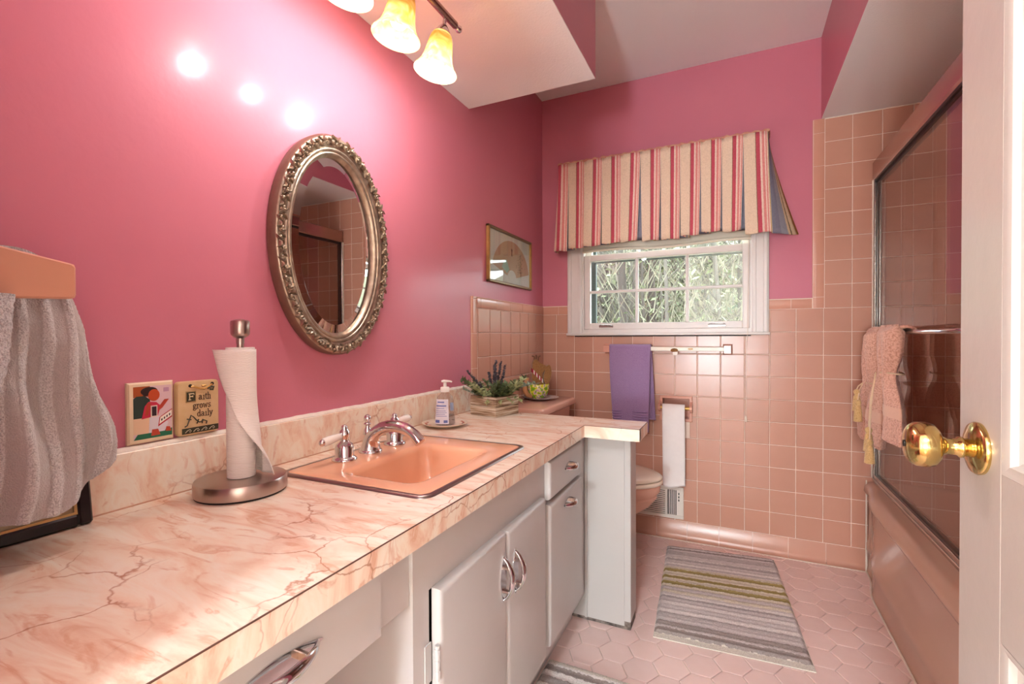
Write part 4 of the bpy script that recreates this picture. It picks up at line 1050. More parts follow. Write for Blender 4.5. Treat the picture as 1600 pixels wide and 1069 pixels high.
# ------------------------------------------------------------------ switch plate and plaque
def plates():
    y0, y1, z0, z1 = -2.1185, -2.0385, .8605, .977
    s = thing('switch_plate', (.006, -2.078, .86), 'light switch plate printed with a child in pink', 'switch plate')
    MB().loft([[(x, y0+d, z0+d), (x, y1-d, z0+d), (x, y1-d, z1-d), (x, y0+d, z1-d)][0:0] or [(x, y0+d, z0+d), (x, y1-d, z0+d), (x, y1-d, z1-d), (x, y0+d, z1-d)] for x, d in ((.0005, 0), (.006, 0), (.009, .003), (.0095, .006))]).build('plate', pm('cream_plate', '#e7cfae', .25), s, 30)
    def flat(nm, col, poly, x=.0100, r=.5):
        # poly in plate units, u 0..1 left to right, v 0..1 bottom to top
        pts = [(lerp(y0+.009, y1-.004, u), lerp(z0+.008, z1-.008, v)) for u, v in poly]
        MB().prism(pts, 0, .0093, x).build(nm, pm('print_'+nm, col, r), s)
    def ell(u, v, a, b, n=16, rot=0):
        return [(u+a*math.cos(2*PI*k/n)*math.cos(rot)-b*math.sin(2*PI*k/n)*math.sin(rot), v+a*math.cos(2*PI*k/n)*math.sin(rot)+b*math.sin(2*PI*k/n)*math.cos(rot)) for k in range(n)]
    sq = lambda a, b, c, d: [(a, c), (b, c), (b, d), (a, d)]
    flat('print_ground', '#d9b9bd', sq(0, 1, 0, 1), .0096)
    flat('orange_corner', '#a84f22', sq(0, .42, .80, 1), .0097)
    flat('green_chair', '#2b3b33', [(0, .40), (.42, .40), (.42, .74), (.28, .82), (.08, .82), (0, .78)], .0098)
    flat('tan_cushion', '#e2bd9c', sq(0, .55, .10, .40), .0098)
    flat('green_rug', '#1f6b4b', [(0, 0), (1, 0), (1, .14), (.5, .10), (.1, .10)], .0099)
    flat('white_trousers', '#d8cfd6', [(.38, .10), (.80, .10), (.90, .26), (.70, .40), (.40, .42)], .0100)
    flat('feet', '#b3402a', [(.44, .04), (.68, .04), (.62, .16), (.46, .16)], .0101); flat('feet_two', '#b3402a', [(.82, .09), (.98, .08), (.94, .17), (.84, .18)], .0101)
    flat('pink_shirt', '#c72b47', [(.20, .38), (.62, .42), (.70, .60), (.58, .68), (.38, .70), (.28, .62)], .0101)
    flat('arm_print', '#b3402a', [(.28, .44), (.36, .44), (.44, .66), (.34, .68)], .0102); flat('arm_two', '#b3402a', [(.62, .50), (.74, .56), (.92, .72), (.80, .72), (.66, .60)], .0102)
    flat('hair', '#33201f', ell(.40, .90, .22, .085), .0102); flat('face', '#bf4a22', ell(.52, .82, .15, .115), .0104)
    flat('hair_side', '#33201f', ell(.30, .88, .08, .07), .0105)
    flat('board_edge', '#b3202f', [(.62, .20), (1, .36), (1, .52), (.66, .38)], .0103); flat('board', '#efe6da', [(.65, .245), (.99, .385), (.99, .50), (.68, .375)], .0105)
    for k in range(4): flat('board_mark', '#2b2523', [(.70+.07*k, .30+.028*k), (.735+.07*k, .315+.028*k), (.735+.07*k, .355+.028*k), (.70+.07*k, .34+.028*k)], .0107)
    flat('corner_mark', '#b98fa6', sq(.78, .92, .87, .95), .0099)
    flat('toggle_frame', '#e3cfc0', sq(.43, .60, .40, .62), .0110); flat('toggle_slot', '#39242a', sq(.455, .575, .42, .60), .0113)
    # plaque
    y0, y1, z0, z1 = -2.034, -1.949, .8605, .972
    q = thing('faith_plaque', (.01, -1.99, .86), 'small cream plaque lettered Faith grows daily', 'plaque')
    PC = pm('cream_stoneware', '#d9b98c', .4, var=(40, .5, '#cba673'))
    def rp(d, x): return [(x, a, b) for a, b, _ in rrect(y0+d, y1-d, z0+d, z1-d, .008, 0, 5)]
    MB().loft([rp(0, .0005), rp(0, .011), rp(.0015, .0135), rp(.004, .0142)]).build('slab', PC, q, 35)
    INK = pm('brown_ink', '#4a2c22', .6); GRN = pm('dark_green_glaze', '#3c3a28', .4); xx = .0142
    Wd, Hd = y1-y0, z1-z0
    def pt(u, v, x=xx): return (x, y0+u*Wd, z0+v*Hd)
    def strokes(nm, lines, r, mat, dx=.0006):
        mb = MB()
        for l in lines: mb.tube([pt(u, v, xx+dx) for u, v in l], r, 5)
        return mb.build(nm, mat, q)
    MB().prism([(y0+u*Wd, z0+v*Hd) for u, v in ((.20, .63), (.40, .63), (.40, .80), (.20, .80))], 0, xx-.001, xx+.0016).build('initial_tile', GRN, q)
    MB().prism([(y0+u*Wd, z0+v*Hd) for u, v in ((.18, .61), (.42, .61), (.42, .82), (.18, .82))], 0, xx-.001, xx+.0008).build('initial_border', pm('plaque_border', '#a98a5c', .5), q)
    strokes('letter', [[(.26, .66), (.26, .77)], [(.24, .77), (.36, .77), (.36, .745)], [(.26, .72), (.33, .72)], [(.33, .735), (.33, .705)], [(.235, .66), (.29, .66)]], .0011, pm('letter_cream', '#d8c49a', .5), .0022)
    G = {'a': [[(.1, .85), (.35, 1), (.6, .9), (.62, .1), (.75, 0)], [(.62, .55), (.3, .55), (.08, .3), (.2, .02), (.42, .05), (.62, .25)]],
         'i': [[(.2, .95), (.35, 1), (.35, 0)], [(.15, 0), (.55, 0)], [(.34, 1.35), (.36, 1.40)]],
         't': [[(.3, 1.35), (.3, .15), (.45, 0), (.6, .08)], [(.08, 1), (.55, 1)]],
         'h': [[(.1, 1.55), (.2, 1.55), (.2, 0)], [(.05, 0), (.38, 0)], [(.2, .8), (.45, 1), (.62, .85), (.62, 0)], [(.48, 0), (.78, 0)]],
         'g': [[(.6, .9), (.35, 1), (.12, .75), (.2, .45), (.42, .42), (.58, .65), (.5, .92), (.75, 1)], [(.25, .43), (.15, .25), (.6, .12), (.7, -.2), (.4, -.42), (.1, -.3), (.15, -.05), (.35, .1)]],
         'r': [[(.1, .97), (.22, .97), (.22, 0)], [(.05, 0), (.42, 0)], [(.22, .7), (.4, .97), (.58, .93)]],
         'o': [[(.38, 1), (.12, .8), (.1, .3), (.35, 0), (.62, .2), (.65, .7), (.38, 1)]],
         'w': [[(0, .97), (.2, .97)], [(.1, .97), (.28, 0), (.48, .9), (.66, 0), (.85, .97)], [(.75, .97), (.95, .97)]],
         's': [[(.55, .8), (.52, .97), (.3, 1), (.12, .8), (.25, .6), (.48, .42), (.55, .2), (.35, 0), (.12, .05), (.1, .25)]],
         'd': [[(.48, 1.55), (.6, 1.55), (.6, 0), (.72, 0)], [(.6, .8), (.38, 1), (.12, .75), (.12, .25), (.35, 0), (.6, .2)]],
         'l': [[(.15, 1.55), (.3, 1.55), (.3, 0)], [(.1, 0), (.5, 0)]],
         'y': [[(0, .97), (.22, .97)], [(.1, .97), (.38, .05)], [(.55, .97), (.75, .97)], [(.65, .97), (.38, .05), (.2, -.4), (.02, -.38)]]}
    def word(w, u, v, sx, sy):
        adv = {'i': .52, 'l': .5, 't': .58, 'w': .98, 'r': .6, 's': .64}
        for ch in w:
            strokes('letter', [[(u+a*sx, v+b*sy) for a, b in l] for l in G[ch]], .00075, INK); u += adv.get(ch, .76)*sx
    word('aith', .48, .645, .115, .082); word('grows', .34, .485, .118, .080); word('daily', .44, .33, .118, .080)
    strokes('ribbon', [[(.30, .90), (.36, .90), (.50, .86), (.62, .84), (.74, .88), (.82, .92)], [(.56, .90), (.66, .905)]], .0022, pm('gold_ribbon', '#c69650', .35, .4))
    for u, v in ((.29, .915), (.82, .925)): MB().lathe([(.0035, -.001), (.0035, .0012), (.001, .0014)], (0, 0, 0), 12, Matrix.Translation(pt(u, v)) @ Matrix.Rotation(PI/2, 4, 'Y')).build('hole', BLACK, q)
    strokes('knot', [[(.70, .84), (.78, .87), (.86, .86), (.84, .81), (.76, .82)]], .0022, GRN)
    strokes('vine', [[(.15, .17), (.21, .19), (.25, .28), (.30, .37), (.36, .33), (.42, .27), (.50, .22), (.60, .25), (.68, .22), (.66, .17)], [(.20, .31), (.30, .29)], [(.44, .20), (.48, .28)], [(.56, .19), (.58, .27)]], .0013, GRN)
    MB().prism([(y0+u*Wd, z0+v*Hd) for u, v in ((.09, .035), (.97, .035), (.97, .14), (.09, .14))], 0, xx-.002, xx+.0005).build('scroll_band', GRN, q)
    for k in range(4):
        u = .24+.19*k; strokes('scroll', [[(u-.08, .06), (u-.02, .10), (u+.03, .11), (u+.06, .08), (u+.03, .06), (u+.01, .08)]], .0008, pm('scroll_line', '#cbbfa2', .5), .0008)
plates()

# ------------------------------------------------------------------ things on the worktop
def paper_towel():
    cx, cy = .124, -1.976; z = CT
    t = thing('paper_towel_holder', (cx, cy, z), 'brushed steel paper towel stand with round base', 'paper towel holder')
    MB().lathe([(.082, .0005), (.083, .004)], (cx, cy, z), 48).build('foot_pad', BLACK, t, 40)
    MB().lathe([(.0835, .004), (.084, .006), (.084, .026), (.082, .0295), (.079, .0305), (.01, .0308), (.001, .0308)], (cx, cy, z), 64, cap0=True).build('base', DULL, t, 40)
    MB().tube([(cx, cy, z+.03), (cx, cy, z+.305)], .0065, 14).build('pole', DULL, t, 60)
    MB().lathe([(.0075, 0), (.0075, .010), (.012, .013), (.0165, .017), (.0175, .021), (.0175, .043), (.016, .046), (.008, .0485), (.001, .050)], (cx, cy, z+.300), 28).build('knob', DULL, t, 45)
    r = thing('paper_towel_roll', (cx, cy, z+.031), 'thin white paper towel roll with loose wrapped sheet', 'paper towel')
    PT = bpy.data.materials.new('ribbed_paper'); PT.use_nodes = True; nt = PT.node_tree; b = nt.nodes['Principled BSDF']
    b.inputs['Base Color'].default_value = H('#f0e6e0'); b.inputs['Roughness'].default_value = .95
    tc = nd(nt, 'ShaderNodeTexCoord'); wv = nd(nt, 'ShaderNodeTexWave'); wv.inputs['Scale'].default_value = 95; wv.bands_direction = 'Z'; wv.inputs['Distortion'].default_value = .6
    mp = nd(nt, 'ShaderNodeMapping'); mp.inputs['Rotation'].default_value = (R(12), 0, 0); nt.links.new(tc.outputs['Object'], mp.inputs[0]); nt.links.new(mp.outputs[0], wv.inputs['Vector'])
    bp = nd(nt, 'ShaderNodeBump'); bp.inputs['Strength'].default_value = .5; bp.inputs['Distance'].default_value = .001; nt.links.new(wv.outputs['Fac'], bp.inputs['Height']); nt.links.new(bp.outputs[0], b.inputs['Normal'])
    zb, zt = z+.032, z+.292
    MB().lathe([(.021, zb), (.026, zb), (.026, zt), (.021, zt), (.0205, zt-.004), (.0205, zb)], (cx, cy, 0), 40, cap0=False, cap1=False).build('roll', PT, r, 40)
    # loose sheet winding round the front; its free edge runs diagonally
    def f(u, v):
        h = lerp(zt-.004, zb-.0+.002, v)
        # free edge angle: left at the top, right at the bottom (camera is towards +x,-y)
        va = R(-28)           # view side direction
        e = va-R(105)+R(200)*sm(0, 1, v)*.78
        a0 = va+R(150)
        a = lerp(a0, e, u)
        lift = .0015+.030*sm(.70, 1, u)*(abs(v-.42)*1.7)**1.2+.009*sm(.3, .9, v)
        rr_ = .0268+lift
        return (cx+rr_*math.cos(a), cy+rr_*math.sin(a), h)
    o = MB().grid(f, 40, 40).build('loose_sheet', PT, r, 80)
    md = o.modifiers.new('solid', 'SOLIDIFY'); md.thickness = .0007; md.offset = 0
paper_towel()

def counter_items():
    # soap on its plate
    px, py = .113, -1.215
    p = thing('floral_saucer', (px, py, CT), 'cream saucer with orange flower border on the worktop', 'saucer')
    MB().lathe([(.040, .0003), (.042, .003), (.060, .006), (.078, .0125), (.080, .0145), (.0775, .0150), (.060, .0095), (.042, .0065), (.001, .006)], (px, py, CT), 48).build('dish', pm('cream_glaze', '#eddcc6', .2), p, 40)
    fm = [pm('orange_glaze', '#b5502e', .4), pm('brown_glaze', '#7a4a30', .4)]
    for k in range(26):
        a = 2*PI*k/26; 
        if k % 7 > 4: continue
        r = .066+.004*math.sin(k*3.1)
        MB().sphere((px+r*math.cos(a), py+r*math.sin(a), CT+.0118), .006, 8, 4, (1, .8, .18)).build('painted_flower', fm[k % 2 if k % 3 else 0], p, 60)
    bx, by, bz = .121, -1.225, CT+.0075
    s = thing('soap_bottle', (bx, by, bz), 'clear hand soap pump bottle with white label', 'soap bottle')
    M = Matrix.Translation((bx, by, bz)) @ Matrix.Rotation(R(-57), 4, 'Z')
    def el(a, b, z): return [(a*math.cos(2*PI*k/32), b*math.sin(2*PI*k/32), z) for k in range(32)]
    BM = glass_mat('soap_bottle_plastic', '#f7f6f8', 1.2, .05)
    MB().loft([el(.020, .030, .0005), el(.0225, .0345, .004), el(.022, .034, .02), el(.0205, .031, .06), el(.0195, .0285, .085), el(.018, .026, .098), el(.0145, .0155, .108), el(.0125, .0125, .112), el(.0125, .0125, .118)], M=M).build('bottle', BM, s, 60)
    MB().loft([el(.0185, .0305, .0015), el(.0208, .033, .006), el(.0204, .0326, .018), el(.0198, .031, .035), el(.001, .001, .0352)], M=M).build('liquid', glass_mat('clear_soap', '#eef1f5', .5), s, 60)
    PW = pm('white_plastic', '#f2ece6', .3)
    MB().lathe([(.0145, .114), (.0155, .116), (.0155, .129), (.0135, .131), (.006, .1315), (.0055, .146), (.007, .147)], (0, 0, 0), 24, M).build('pump_collar', PW, s, 45)
    N = Matrix.Translation((bx, by, bz)) @ Matrix.Rotation(R(35), 4, 'Z')
    MB().tube([(-.012, 0, .150), (-.004, 0, .1515), (.006, 0, .151), (.018, 0, .150), (.024, 0, .1475)], [.005, .0068, .006, .0045, .004], 10, flat=.7, M=N).build('pump_head', PW, s, 60)
    LB = pm('label_paper', '#e6e0ea', .4)
    def lab(a0, a1, z0, z1, k=1.02, n=10):
        r0 = []; r1 = []
        for q in range(n+1):
            a = R(lerp(a0, a1, q/n)); s0 = lambda z: lerp(1.0, .82, z/.095)
            r0.append((.0226*k*s0(z0)*math.cos(a), .0350*k*s0(z0)*math.sin(a), z0)); r1.append((.0226*k*s0(z1)*math.cos(a), .0350*k*s0(z1)*math.sin(a), z1))
        return MB().loft([r0, r1], closed=False, cap0=False, cap1=False, M=M)
    lb = lab(-78, 22, .006, .090).build('label', LB, s, 60)
    BL = pm('label_blue_print', '#6f78b5', .5)
    for z, a, b in ((.078, -55, -5), (.0655, -66, 8), (.058, -66, -5), (.050, -66, 4), (.044, -66, 10), (.038, -66, 0), (.032, -66, 10)):
        lab(a, b, z, z+(.0045 if z > .06 else .0016), 1.035).build('label_print', BL, lb, 60)
    lab(-68, -32, .010, .020, 1.035).build('label_print', pm('barcode_blue', '#5a5f9c', .5), lb, 60); lab(-8, 14, .010, .019, 1.035).build('label_print', BL, lb, 60)
    lab(34, 70, .050, .078, 1.0).build('front_label', pm('front_label_blue', '#9fb2d0', .4), s, 60)
    # planter
    cx, cy = .149, -.906; ang = R(-15)
    pl = thing('planter_box', (cx, cy, CT), 'rustic wooden planter box with lavender and leaves', 'planter')
    wm = bpy.data.materials.new('weathered_wood'); wm.use_nodes = True; nt = wm.node_tree; b = nt.nodes['Principled BSDF']; b.inputs['Roughness'].default_value = .85
    tc = nd(nt, 'ShaderNodeTexCoord'); mp = nd(nt, 'ShaderNodeMapping'); mp.inputs['Scale'].default_value = (9, 9, 170); n = nd(nt, 'ShaderNodeTexNoise'); n.inputs['Scale'].default_value = 1; n.inputs['Detail'].default_value = 8; n.inputs['Distortion'].default_value = .12
    nt.links.new(tc.outputs['Object'], mp.inputs[0]); nt.links.new(mp.outputs[0], n.inputs['Vector'])
    c = ramp(nt, n.outputs['Fac'], [(.33, '#6e4f39'), (.45, '#a88a6e'), (.55, '#cdb8a0'), (.68, '#e0d2bf')]); nt.links.new(c, b.inputs['Base Color'])
    bp = nd(nt, 'ShaderNodeBump'); bp.inputs['Strength'].default_value = .5; bp.inputs['Distance'].default_value = .003; nt.links.new(n.outputs['Fac'], bp.inputs['Height']); nt.links.new(bp.outputs[0], b.inputs['Normal'])
    Rm = Matrix.Translation((cx, cy, CT)) @ Matrix.Rotation(ang, 4, 'Z'); h = .069; hh = .078
    for k in range(4):
        Mk = Rm @ Matrix.Rotation(k*PI/2, 4, 'Z')
        for j in range(2):
            MB().box(-h, h-.009, -h, -h+.009, .001+j*hh/2, (j+1)*hh/2-.0006, .0012, Mk).build('plank', wm, pl)
    MB().box(-h+.009, h-.009, -h+.009, h-.009, .002, .058, M=Rm).build('soil', pm('soil', '#3a2b22', .95), pl)
    rnd = random.Random(5)
    lm = [pm('leaf_dark_green', '#5f7049', .6, var=(30, .5, '#788659')), pm('leaf_light_green', '#a9b27f', .6, var=(30, .5, '#c9cc9f')), pm('leaf_sage', '#8fa08c', .7, var=(30, .5, '#a9b6a4'))]
    def leafq(mb, p, d, L, w):
        d = d.normalized(); s_ = d.cross(Vector((rnd.uniform(-.4, .4), rnd.uniform(-.4, .4), 1))).normalized(); up = s_.cross(d)
        a = p; m1 = p+d*L*.35+up*L*.06; m2 = p+d*L*.7+up*L*.05; e = p+d*L
        mb.add([a, m1+s_*w, m1, m1-s_*w, m2+s_*w*.75, m2, m2-s_*w*.75, e], [(0, 1, 2), (0, 2, 3), (1, 4, 5, 2), (2, 5, 6, 3), (4, 7, 5), (5, 7, 6)])
    top = Vector((cx, cy, CT+.058))
    def stem(p0, d, L, nm, mat, nl, ll, lw, bend):
        mb = MB(); pts = []; p = Vector(p0); dd = Vector(d).normalized()
        for k in range(9):
            pts.append(p.copy()); p += dd*L/8; dd = (dd+Vector((0, 0, -bend))*.12+Vector((rnd.uniform(-.05, .05), rnd.uniform(-.05, .05), 0))).normalized()
        mb.tube(pts, .0011, 5)
        for k in range(nl):
            t = rnd.uniform(.15, 1)*8; i = min(int(t), 7); q = pts[i].lerp(pts[i+1], t-i)
            leafq(mb, q, Vector((rnd.uniform(-1, 1), rnd.uniform(-1, 1), rnd.uniform(-.1, .9))), ll*rnd.uniform(.7, 1.2), lw)
        mb.build(nm, mat, pl, recalc=False)
    for k in range(26):
        a = rnd.uniform(0, 2*PI); r = rnd.uniform(.005, .050); o = Vector((math.cos(a), math.sin(a), 0))
        stem(top+o*r, o*1.0+Vector((0, 0, 1.1)), rnd.uniform(.08, .135), 'leafy_stem', lm[(0, 1, 0)[k % 3]], 40, .024, .0055, .5)
    for k in range(6):
        a = R(-80+k*32); o = Vector((math.cos(a), math.sin(a), 0))
        stem(top+o*.045, o*1.2+Vector((0, 0, .5)), rnd.uniform(.06, .085), 'trailing_stem', lm[1], 30, .014, .0045, 1.4)
    stem(top+Vector((.03, .02, .01)), Vector((.9, .45, .62)), .155, 'sage_stem', lm[2], 60, .016, .004, .5); stem(top+Vector((.03, .03, .01)), Vector((.8, .6, .75)), .12, 'sage_stem', lm[2], 45, .016, .004, .5)
    stem(top+Vector((-.03, -.03, 0)), Vector((-.8, -.6, .7)), .10, 'sage_stem', lm[2], 30, .014, .004, .3)
    big = MB(); leafq(big, top+Vector((-.03, -.04, .01)), Vector((-.75, -.62, .55)), .062, .016); leafq(big, top+Vector((-.02, -.05, .005)), Vector((-.3, -.9, .3)), .045, .013); big.build('broad_leaf', lm[0], pl, recalc=False)
    lav = pm('dark_lavender', '#5a5357', .85, var=(60, .7, '#7c7480'))
    for (dx, dy, dz, L, k0) in ((-.62, -.48, .95, .150, 0), (.02, .04, 1.0, .155, 0), (.12, .10, 1.0, .150, 0), (.30, .22, .95, .140, 1), (-.15, -.1, 1, .11, 0), (-.05, .1, 1, .135, 0), (.2, -.1, 1, .10, 0)):
        mb = MB(); d = Vector((dx, dy, dz)).normalized(); p = top+Vector((dx*.02, dy*.02, 0)); pts = [p+d*L*t/8+Vector((.012, .009, -.006))*k0*(t/8)**2*-1 for t in range(9)]
        mb.tube(pts, .0012, 5)
        for q in range(90):
            t = rnd.uniform(.38, 1.0)*8; i = min(int(t), 7); c0 = pts[i].lerp(pts[i+1], t-i)
            leafq(mb, c0, Vector((rnd.uniform(-1, 1), rnd.uniform(-1, 1), rnd.uniform(.2, 1.2))), .014*(1.25-.6*(t/8)), .0042)
        mb.build('lavender_spike', lav, pl, recalc=False)
counter_items()

# ------------------------------------------------------------------ left foreground: towel rack, grey towel, frame
def foreground():
    rk = thing('towel_rack', (.18, YF, 1.14), 'pink swing arm towel rack at the left edge', 'towel rack')
    PA = pm('pink_arm_paint', '#d79c80', .28, var=(20, .15, '#cf9377'))
    def arm(x0, x1, y1, e0, e1, w0, w1, nm):
        prof = []
        r = .006
        for d, x in ((.0025, x0), (0, x0+.003), (0, x1-.003), (.0025, x1)):
            ring = [(x, YF+.012, w0+d), (x, y1-r, e0+d), (x, y1-d-.0015, e0+d+.0015), (x, y1-d, e0+r), (x, y1-d, e1-r), (x, y1-d-.0015, e1-d-.0015), (x, y1-r, e1-d), (x, YF+.012, w1-d)]
            prof.append(ring)
        MB().loft(prof).build(nm, PA, rk, 30)
    arm(.160, .182, -2.262, 1.1175, 1.1675, 1.105, 1.213, 'arm')
    arm(.085, .100, -2.250, 1.120, 1.150, 1.115, 1.165, 'arm')
    MB().box(.06, .21, YF+.0005, YF+.0125, 1.08, 1.23, .003).build('wall_plate', PA, rk)
    t = thing('grey_towel', (.12, -2.35, .83), 'ribbed grey terry towel draped on the pink rack', 'towel')
    rnd = random.Random(3)
    import mathutils
    nz = mathutils.noise
    def yr(z):   # far edge of the towel
        return lerp(-2.214, -2.150, sm(1.16, .95, z)*0+max(0, min(1, (1.16-z)/.30)))
    def body(u, v):
        # u runs from wall side back layer round the far edge to the near front; v down
        ztop = 1.192; 
        uu = (u-.36)/.64
        if u < .30: y = lerp(-2.50, yr(1.0)-.03, u/.30); xx = .062; side = -1
        elif u < .44:
            a = (u-.30)/.14*PI; y = -9; side = 0
        else: side = 1
        zb = None
        s = v
        # hem height as function of y on the front
        yt = lerp(-2.505, 0, 0)
        def hem(y): return .812+.062*sm(-2.285, -2.19, y)+.012*sm(-2.33, -2.42, y)
        bulge = .012+.030*sm(0, .35, s)
        yedge = lerp(-2.245, -2.198, sm(0, .95, s))+.005*math.sin(s*9)
        if side == -1:
            x = .072-.022*sm(0, .3, s); 
            y = lerp(-2.50, yedge-.02, u/.30); z = lerp(1.165, hem(y)+.004, s)
        elif side == 0:
            a = (u-.30)/.14*PI
            xm = (.05+.118+bulge)/2; rx = (.118+bulge-.05)/2
            y = yedge-.02+.02*math.sin(a); x = xm-rx*math.cos(a); z = lerp(1.16, hem(y)-.0, s)
            x = lerp(.0925-.006*math.cos(a), x, sm(0, .12, s))
        else:
            q = (u-.44)/.56; y = lerp(yedge-.02, -2.50, q)
            x = .118+bulge; x = lerp(.0985, x, sm(0, .10, s)); z = lerp(1.165, hem(y), s)
            x += sm(.1, .6, s)*(.010*math.sin(q*17+s*3.5)+.006*math.sin(q*33-s*4))
        # hump over the arm
        z += (.028*(1-sm(0, .06, s)))*sm(-2.225, -2.30, y) if s < .06 else 0
        # ribs, slightly slanting
        rb = math.sin((u*17-s*1.6)*2*PI)
        k = (.0048*max(0, rb)**.6+.0022*nz.noise(Vector((u*160, s*130, 0)))*(1 if rb > 0 else .4))*sm(0, .05, s)
        if side >= 0: x += k+.002*nz.noise(Vector((u*30, s*14, 4)))
        return (max(x, .012), y, z)
    o = MB().grid(body, 330, 200, uv=True)
    gm = bpy.data.materials.new('ribbed_grey_terry'); gm.use_nodes = True; nt = gm.node_tree; b = nt.nodes['Principled BSDF']; b.inputs['Roughness'].default_value = .95; b.inputs['Specular IOR Level'].default_value = .1; b.inputs['Sheen Weight'].default_value = .5
    tc = nd(nt, 'ShaderNodeTexCoord'); n = nd(nt, 'ShaderNodeTexNoise'); n.inputs['Scale'].default_value = 520; n.inputs['Detail'].default_value = 2; nt.links.new(tc.outputs['Object'], n.inputs['Vector'])
    c = ramp(nt, n.outputs['Fac'], [(.3, '#aca3a0'), (.62, '#dcd5d2')])
    sx = nd(nt, 'ShaderNodeSeparateXYZ'); nt.links.new(tc.outputs['UV'], sx.inputs[0])
    m1 = nd(nt, 'ShaderNodeMath', operation='MULTIPLY'); m1.inputs[1].default_value = 17; nt.links.new(sx.outputs[0], m1.inputs[0])
    m2 = nd(nt, 'ShaderNodeMath', operation='MULTIPLY_ADD'); m2.inputs[1].default_value = -1.6; nt.links.new(sx.outputs[1], m2.inputs[0]); nt.links.new(m1.outputs[0], m2.inputs[2])
    m3 = nd(nt, 'ShaderNodeMath', operation='FRACT'); nt.links.new(m2.outputs[0], m3.inputs[0])
    mw = ramp(nt, m3.outputs[0], [(0, (.8, .8, .8, 1)), (.06, (0, 0, 0, 1)), (.44, (0, 0, 0, 1)), (.5, (.8, .8, .8, 1)), (1, (.8, .8, .8, 1))])
    mx = nd(nt, 'ShaderNodeMix', data_type='RGBA'); nt.links.new(mw, mx.inputs[0]); nt.links.new(c, mx.inputs[6]); mx.inputs[7].default_value = H('#b3a6a1'); nt.links.new(mx.outputs[2], b.inputs['Base Color'])
    bp = nd(nt, 'ShaderNodeBump'); bp.inputs['Strength'].default_value = .9; bp.inputs['Distance'].default_value = .003; nt.links.new(n.outputs['Fac'], bp.inputs['Height']); nt.links.new(bp.outputs[0], b.inputs['Normal'])
    o.build('cloth', gm, t, 80)
    # folded-over near corner that bulges beside the arm
    def lobe(u, v):
        a = u*2*PI; w = max(.02, (1-max(0, (v-.35)/.65)**2.2))**.5
        k = .0030*nz.noise(Vector((math.cos(a)*6, math.sin(a)*6, v*22+7)))
        return (.196+(.022*w+k)*math.cos(a), -2.378+(.046*w+k)*math.sin(a)-.012*v, lerp(1.118, .945, v))
    m = MB().grid(lobe, 60, 60); m.build('folded_corner', T_GREY, t, 80)
    fr = thing('leaning_frame', (.04, -2.33, CT), 'black and gold picture frame leaning behind the grey towel', 'picture frame')
    BK = pm('black_lacquer', '#1b1514', .22); GD = pm('gold_fillet', '#c9a56b', .35, .7); PH = pm('frame_mat_cream', '#d9b184', .6, var=(4, .6, '#e6c79c'))
    # local frame: y along the wall, z up, lean back by rotating about y axis
    y0, y1, h = -2.46, -2.190, .20
    M = Matrix.Translation((.052, 0, CT+.002)) @ Matrix.Rotation(R(-8), 4, 'Y')
    for a, b_, c_, d in ((y0, y0+.019, 0, h), (y1-.019, y1, 0, h), (y0+.019, y1-.019, 0, .019), (y0+.019, y1-.019, h-.019, h)):
        MB().box(-.014, 0, a, b_, c_, d, .003, M).build('frame_bar', BK, fr)
    for a, b_, c_, d in ((y0+.019, y0+.023, .019, h-.019), (y1-.023, y1-.019, .019, h-.019), (y0+.023, y1-.023, .019, .023), (y0+.023, y1-.023, h-.023, h-.019)):
        MB().box(-.012, -.004, a, b_, c_, d, 0, M).build('gold_fillet', GD, fr)
    MB().box(-.013, -.009, y0+.02, y1-.02, .02, h-.02, 0, M).build('print', PH, fr)
    MB().box(-.013, -.0084, y0+.02, y1-.02, .070, .0712, 0, M).build('printed_line', BK, fr)
    MB().box(-.0065, -.0055, y0+.02, y1-.02, .02, h-.02, 0, M).build('glass', GLASS, fr)
foreground()

# ------------------------------------------------------------------ rugs
def rug_mat(name, stops):
    m = bpy.data.materials.new(name); m.use_nodes = True; nt = m.node_tree; b = nt.nodes['Principled BSDF']; b.inputs['Roughness'].default_value = 1; b.inputs['Specular IOR Level'].default_value = .05
    tc = nd(nt, 'ShaderNodeTexCoord'); sp = nd(nt, 'ShaderNodeSeparateXYZ'); nt.links.new(tc.outputs['UV'], sp.inputs[0])
    n = nd(nt, 'ShaderNodeTexNoise'); n.inputs['Scale'].default_value = 70; n.inputs['Detail'].default_value = 3; nt.links.new(tc.outputs['Object'], n.inputs['Vector'])
    a = nd(nt, 'ShaderNodeMath', operation='MULTIPLY_ADD'); a.inputs[1].default_value = .022; nt.links.new(n.outputs['Fac'], a.inputs[0]); nt.links.new(sp.outputs[1], a.inputs[2])
    c = ramp(nt, a.outputs[0], stops, 'CONSTANT')
    n2 = nd(nt, 'ShaderNodeTexNoise'); n2.inputs['Scale'].default_value = 260; nt.links.new(tc.outputs['Object'], n2.inputs['Vector'])
    w = ramp(nt, n2.outputs['Fac'], [(.3, '#b4aaa4'), (.62, '#ffffff')])
    mx = nd(nt, 'ShaderNodeMix', data_type='RGBA', blend_type='MULTIPLY'); mx.inputs[0].default_value = .5; nt.links.new(c, mx.inputs[6]); nt.links.new(w, mx.inputs[7]); nt.links.new(mx.outputs[2], b.inputs['Base Color'])
    return m
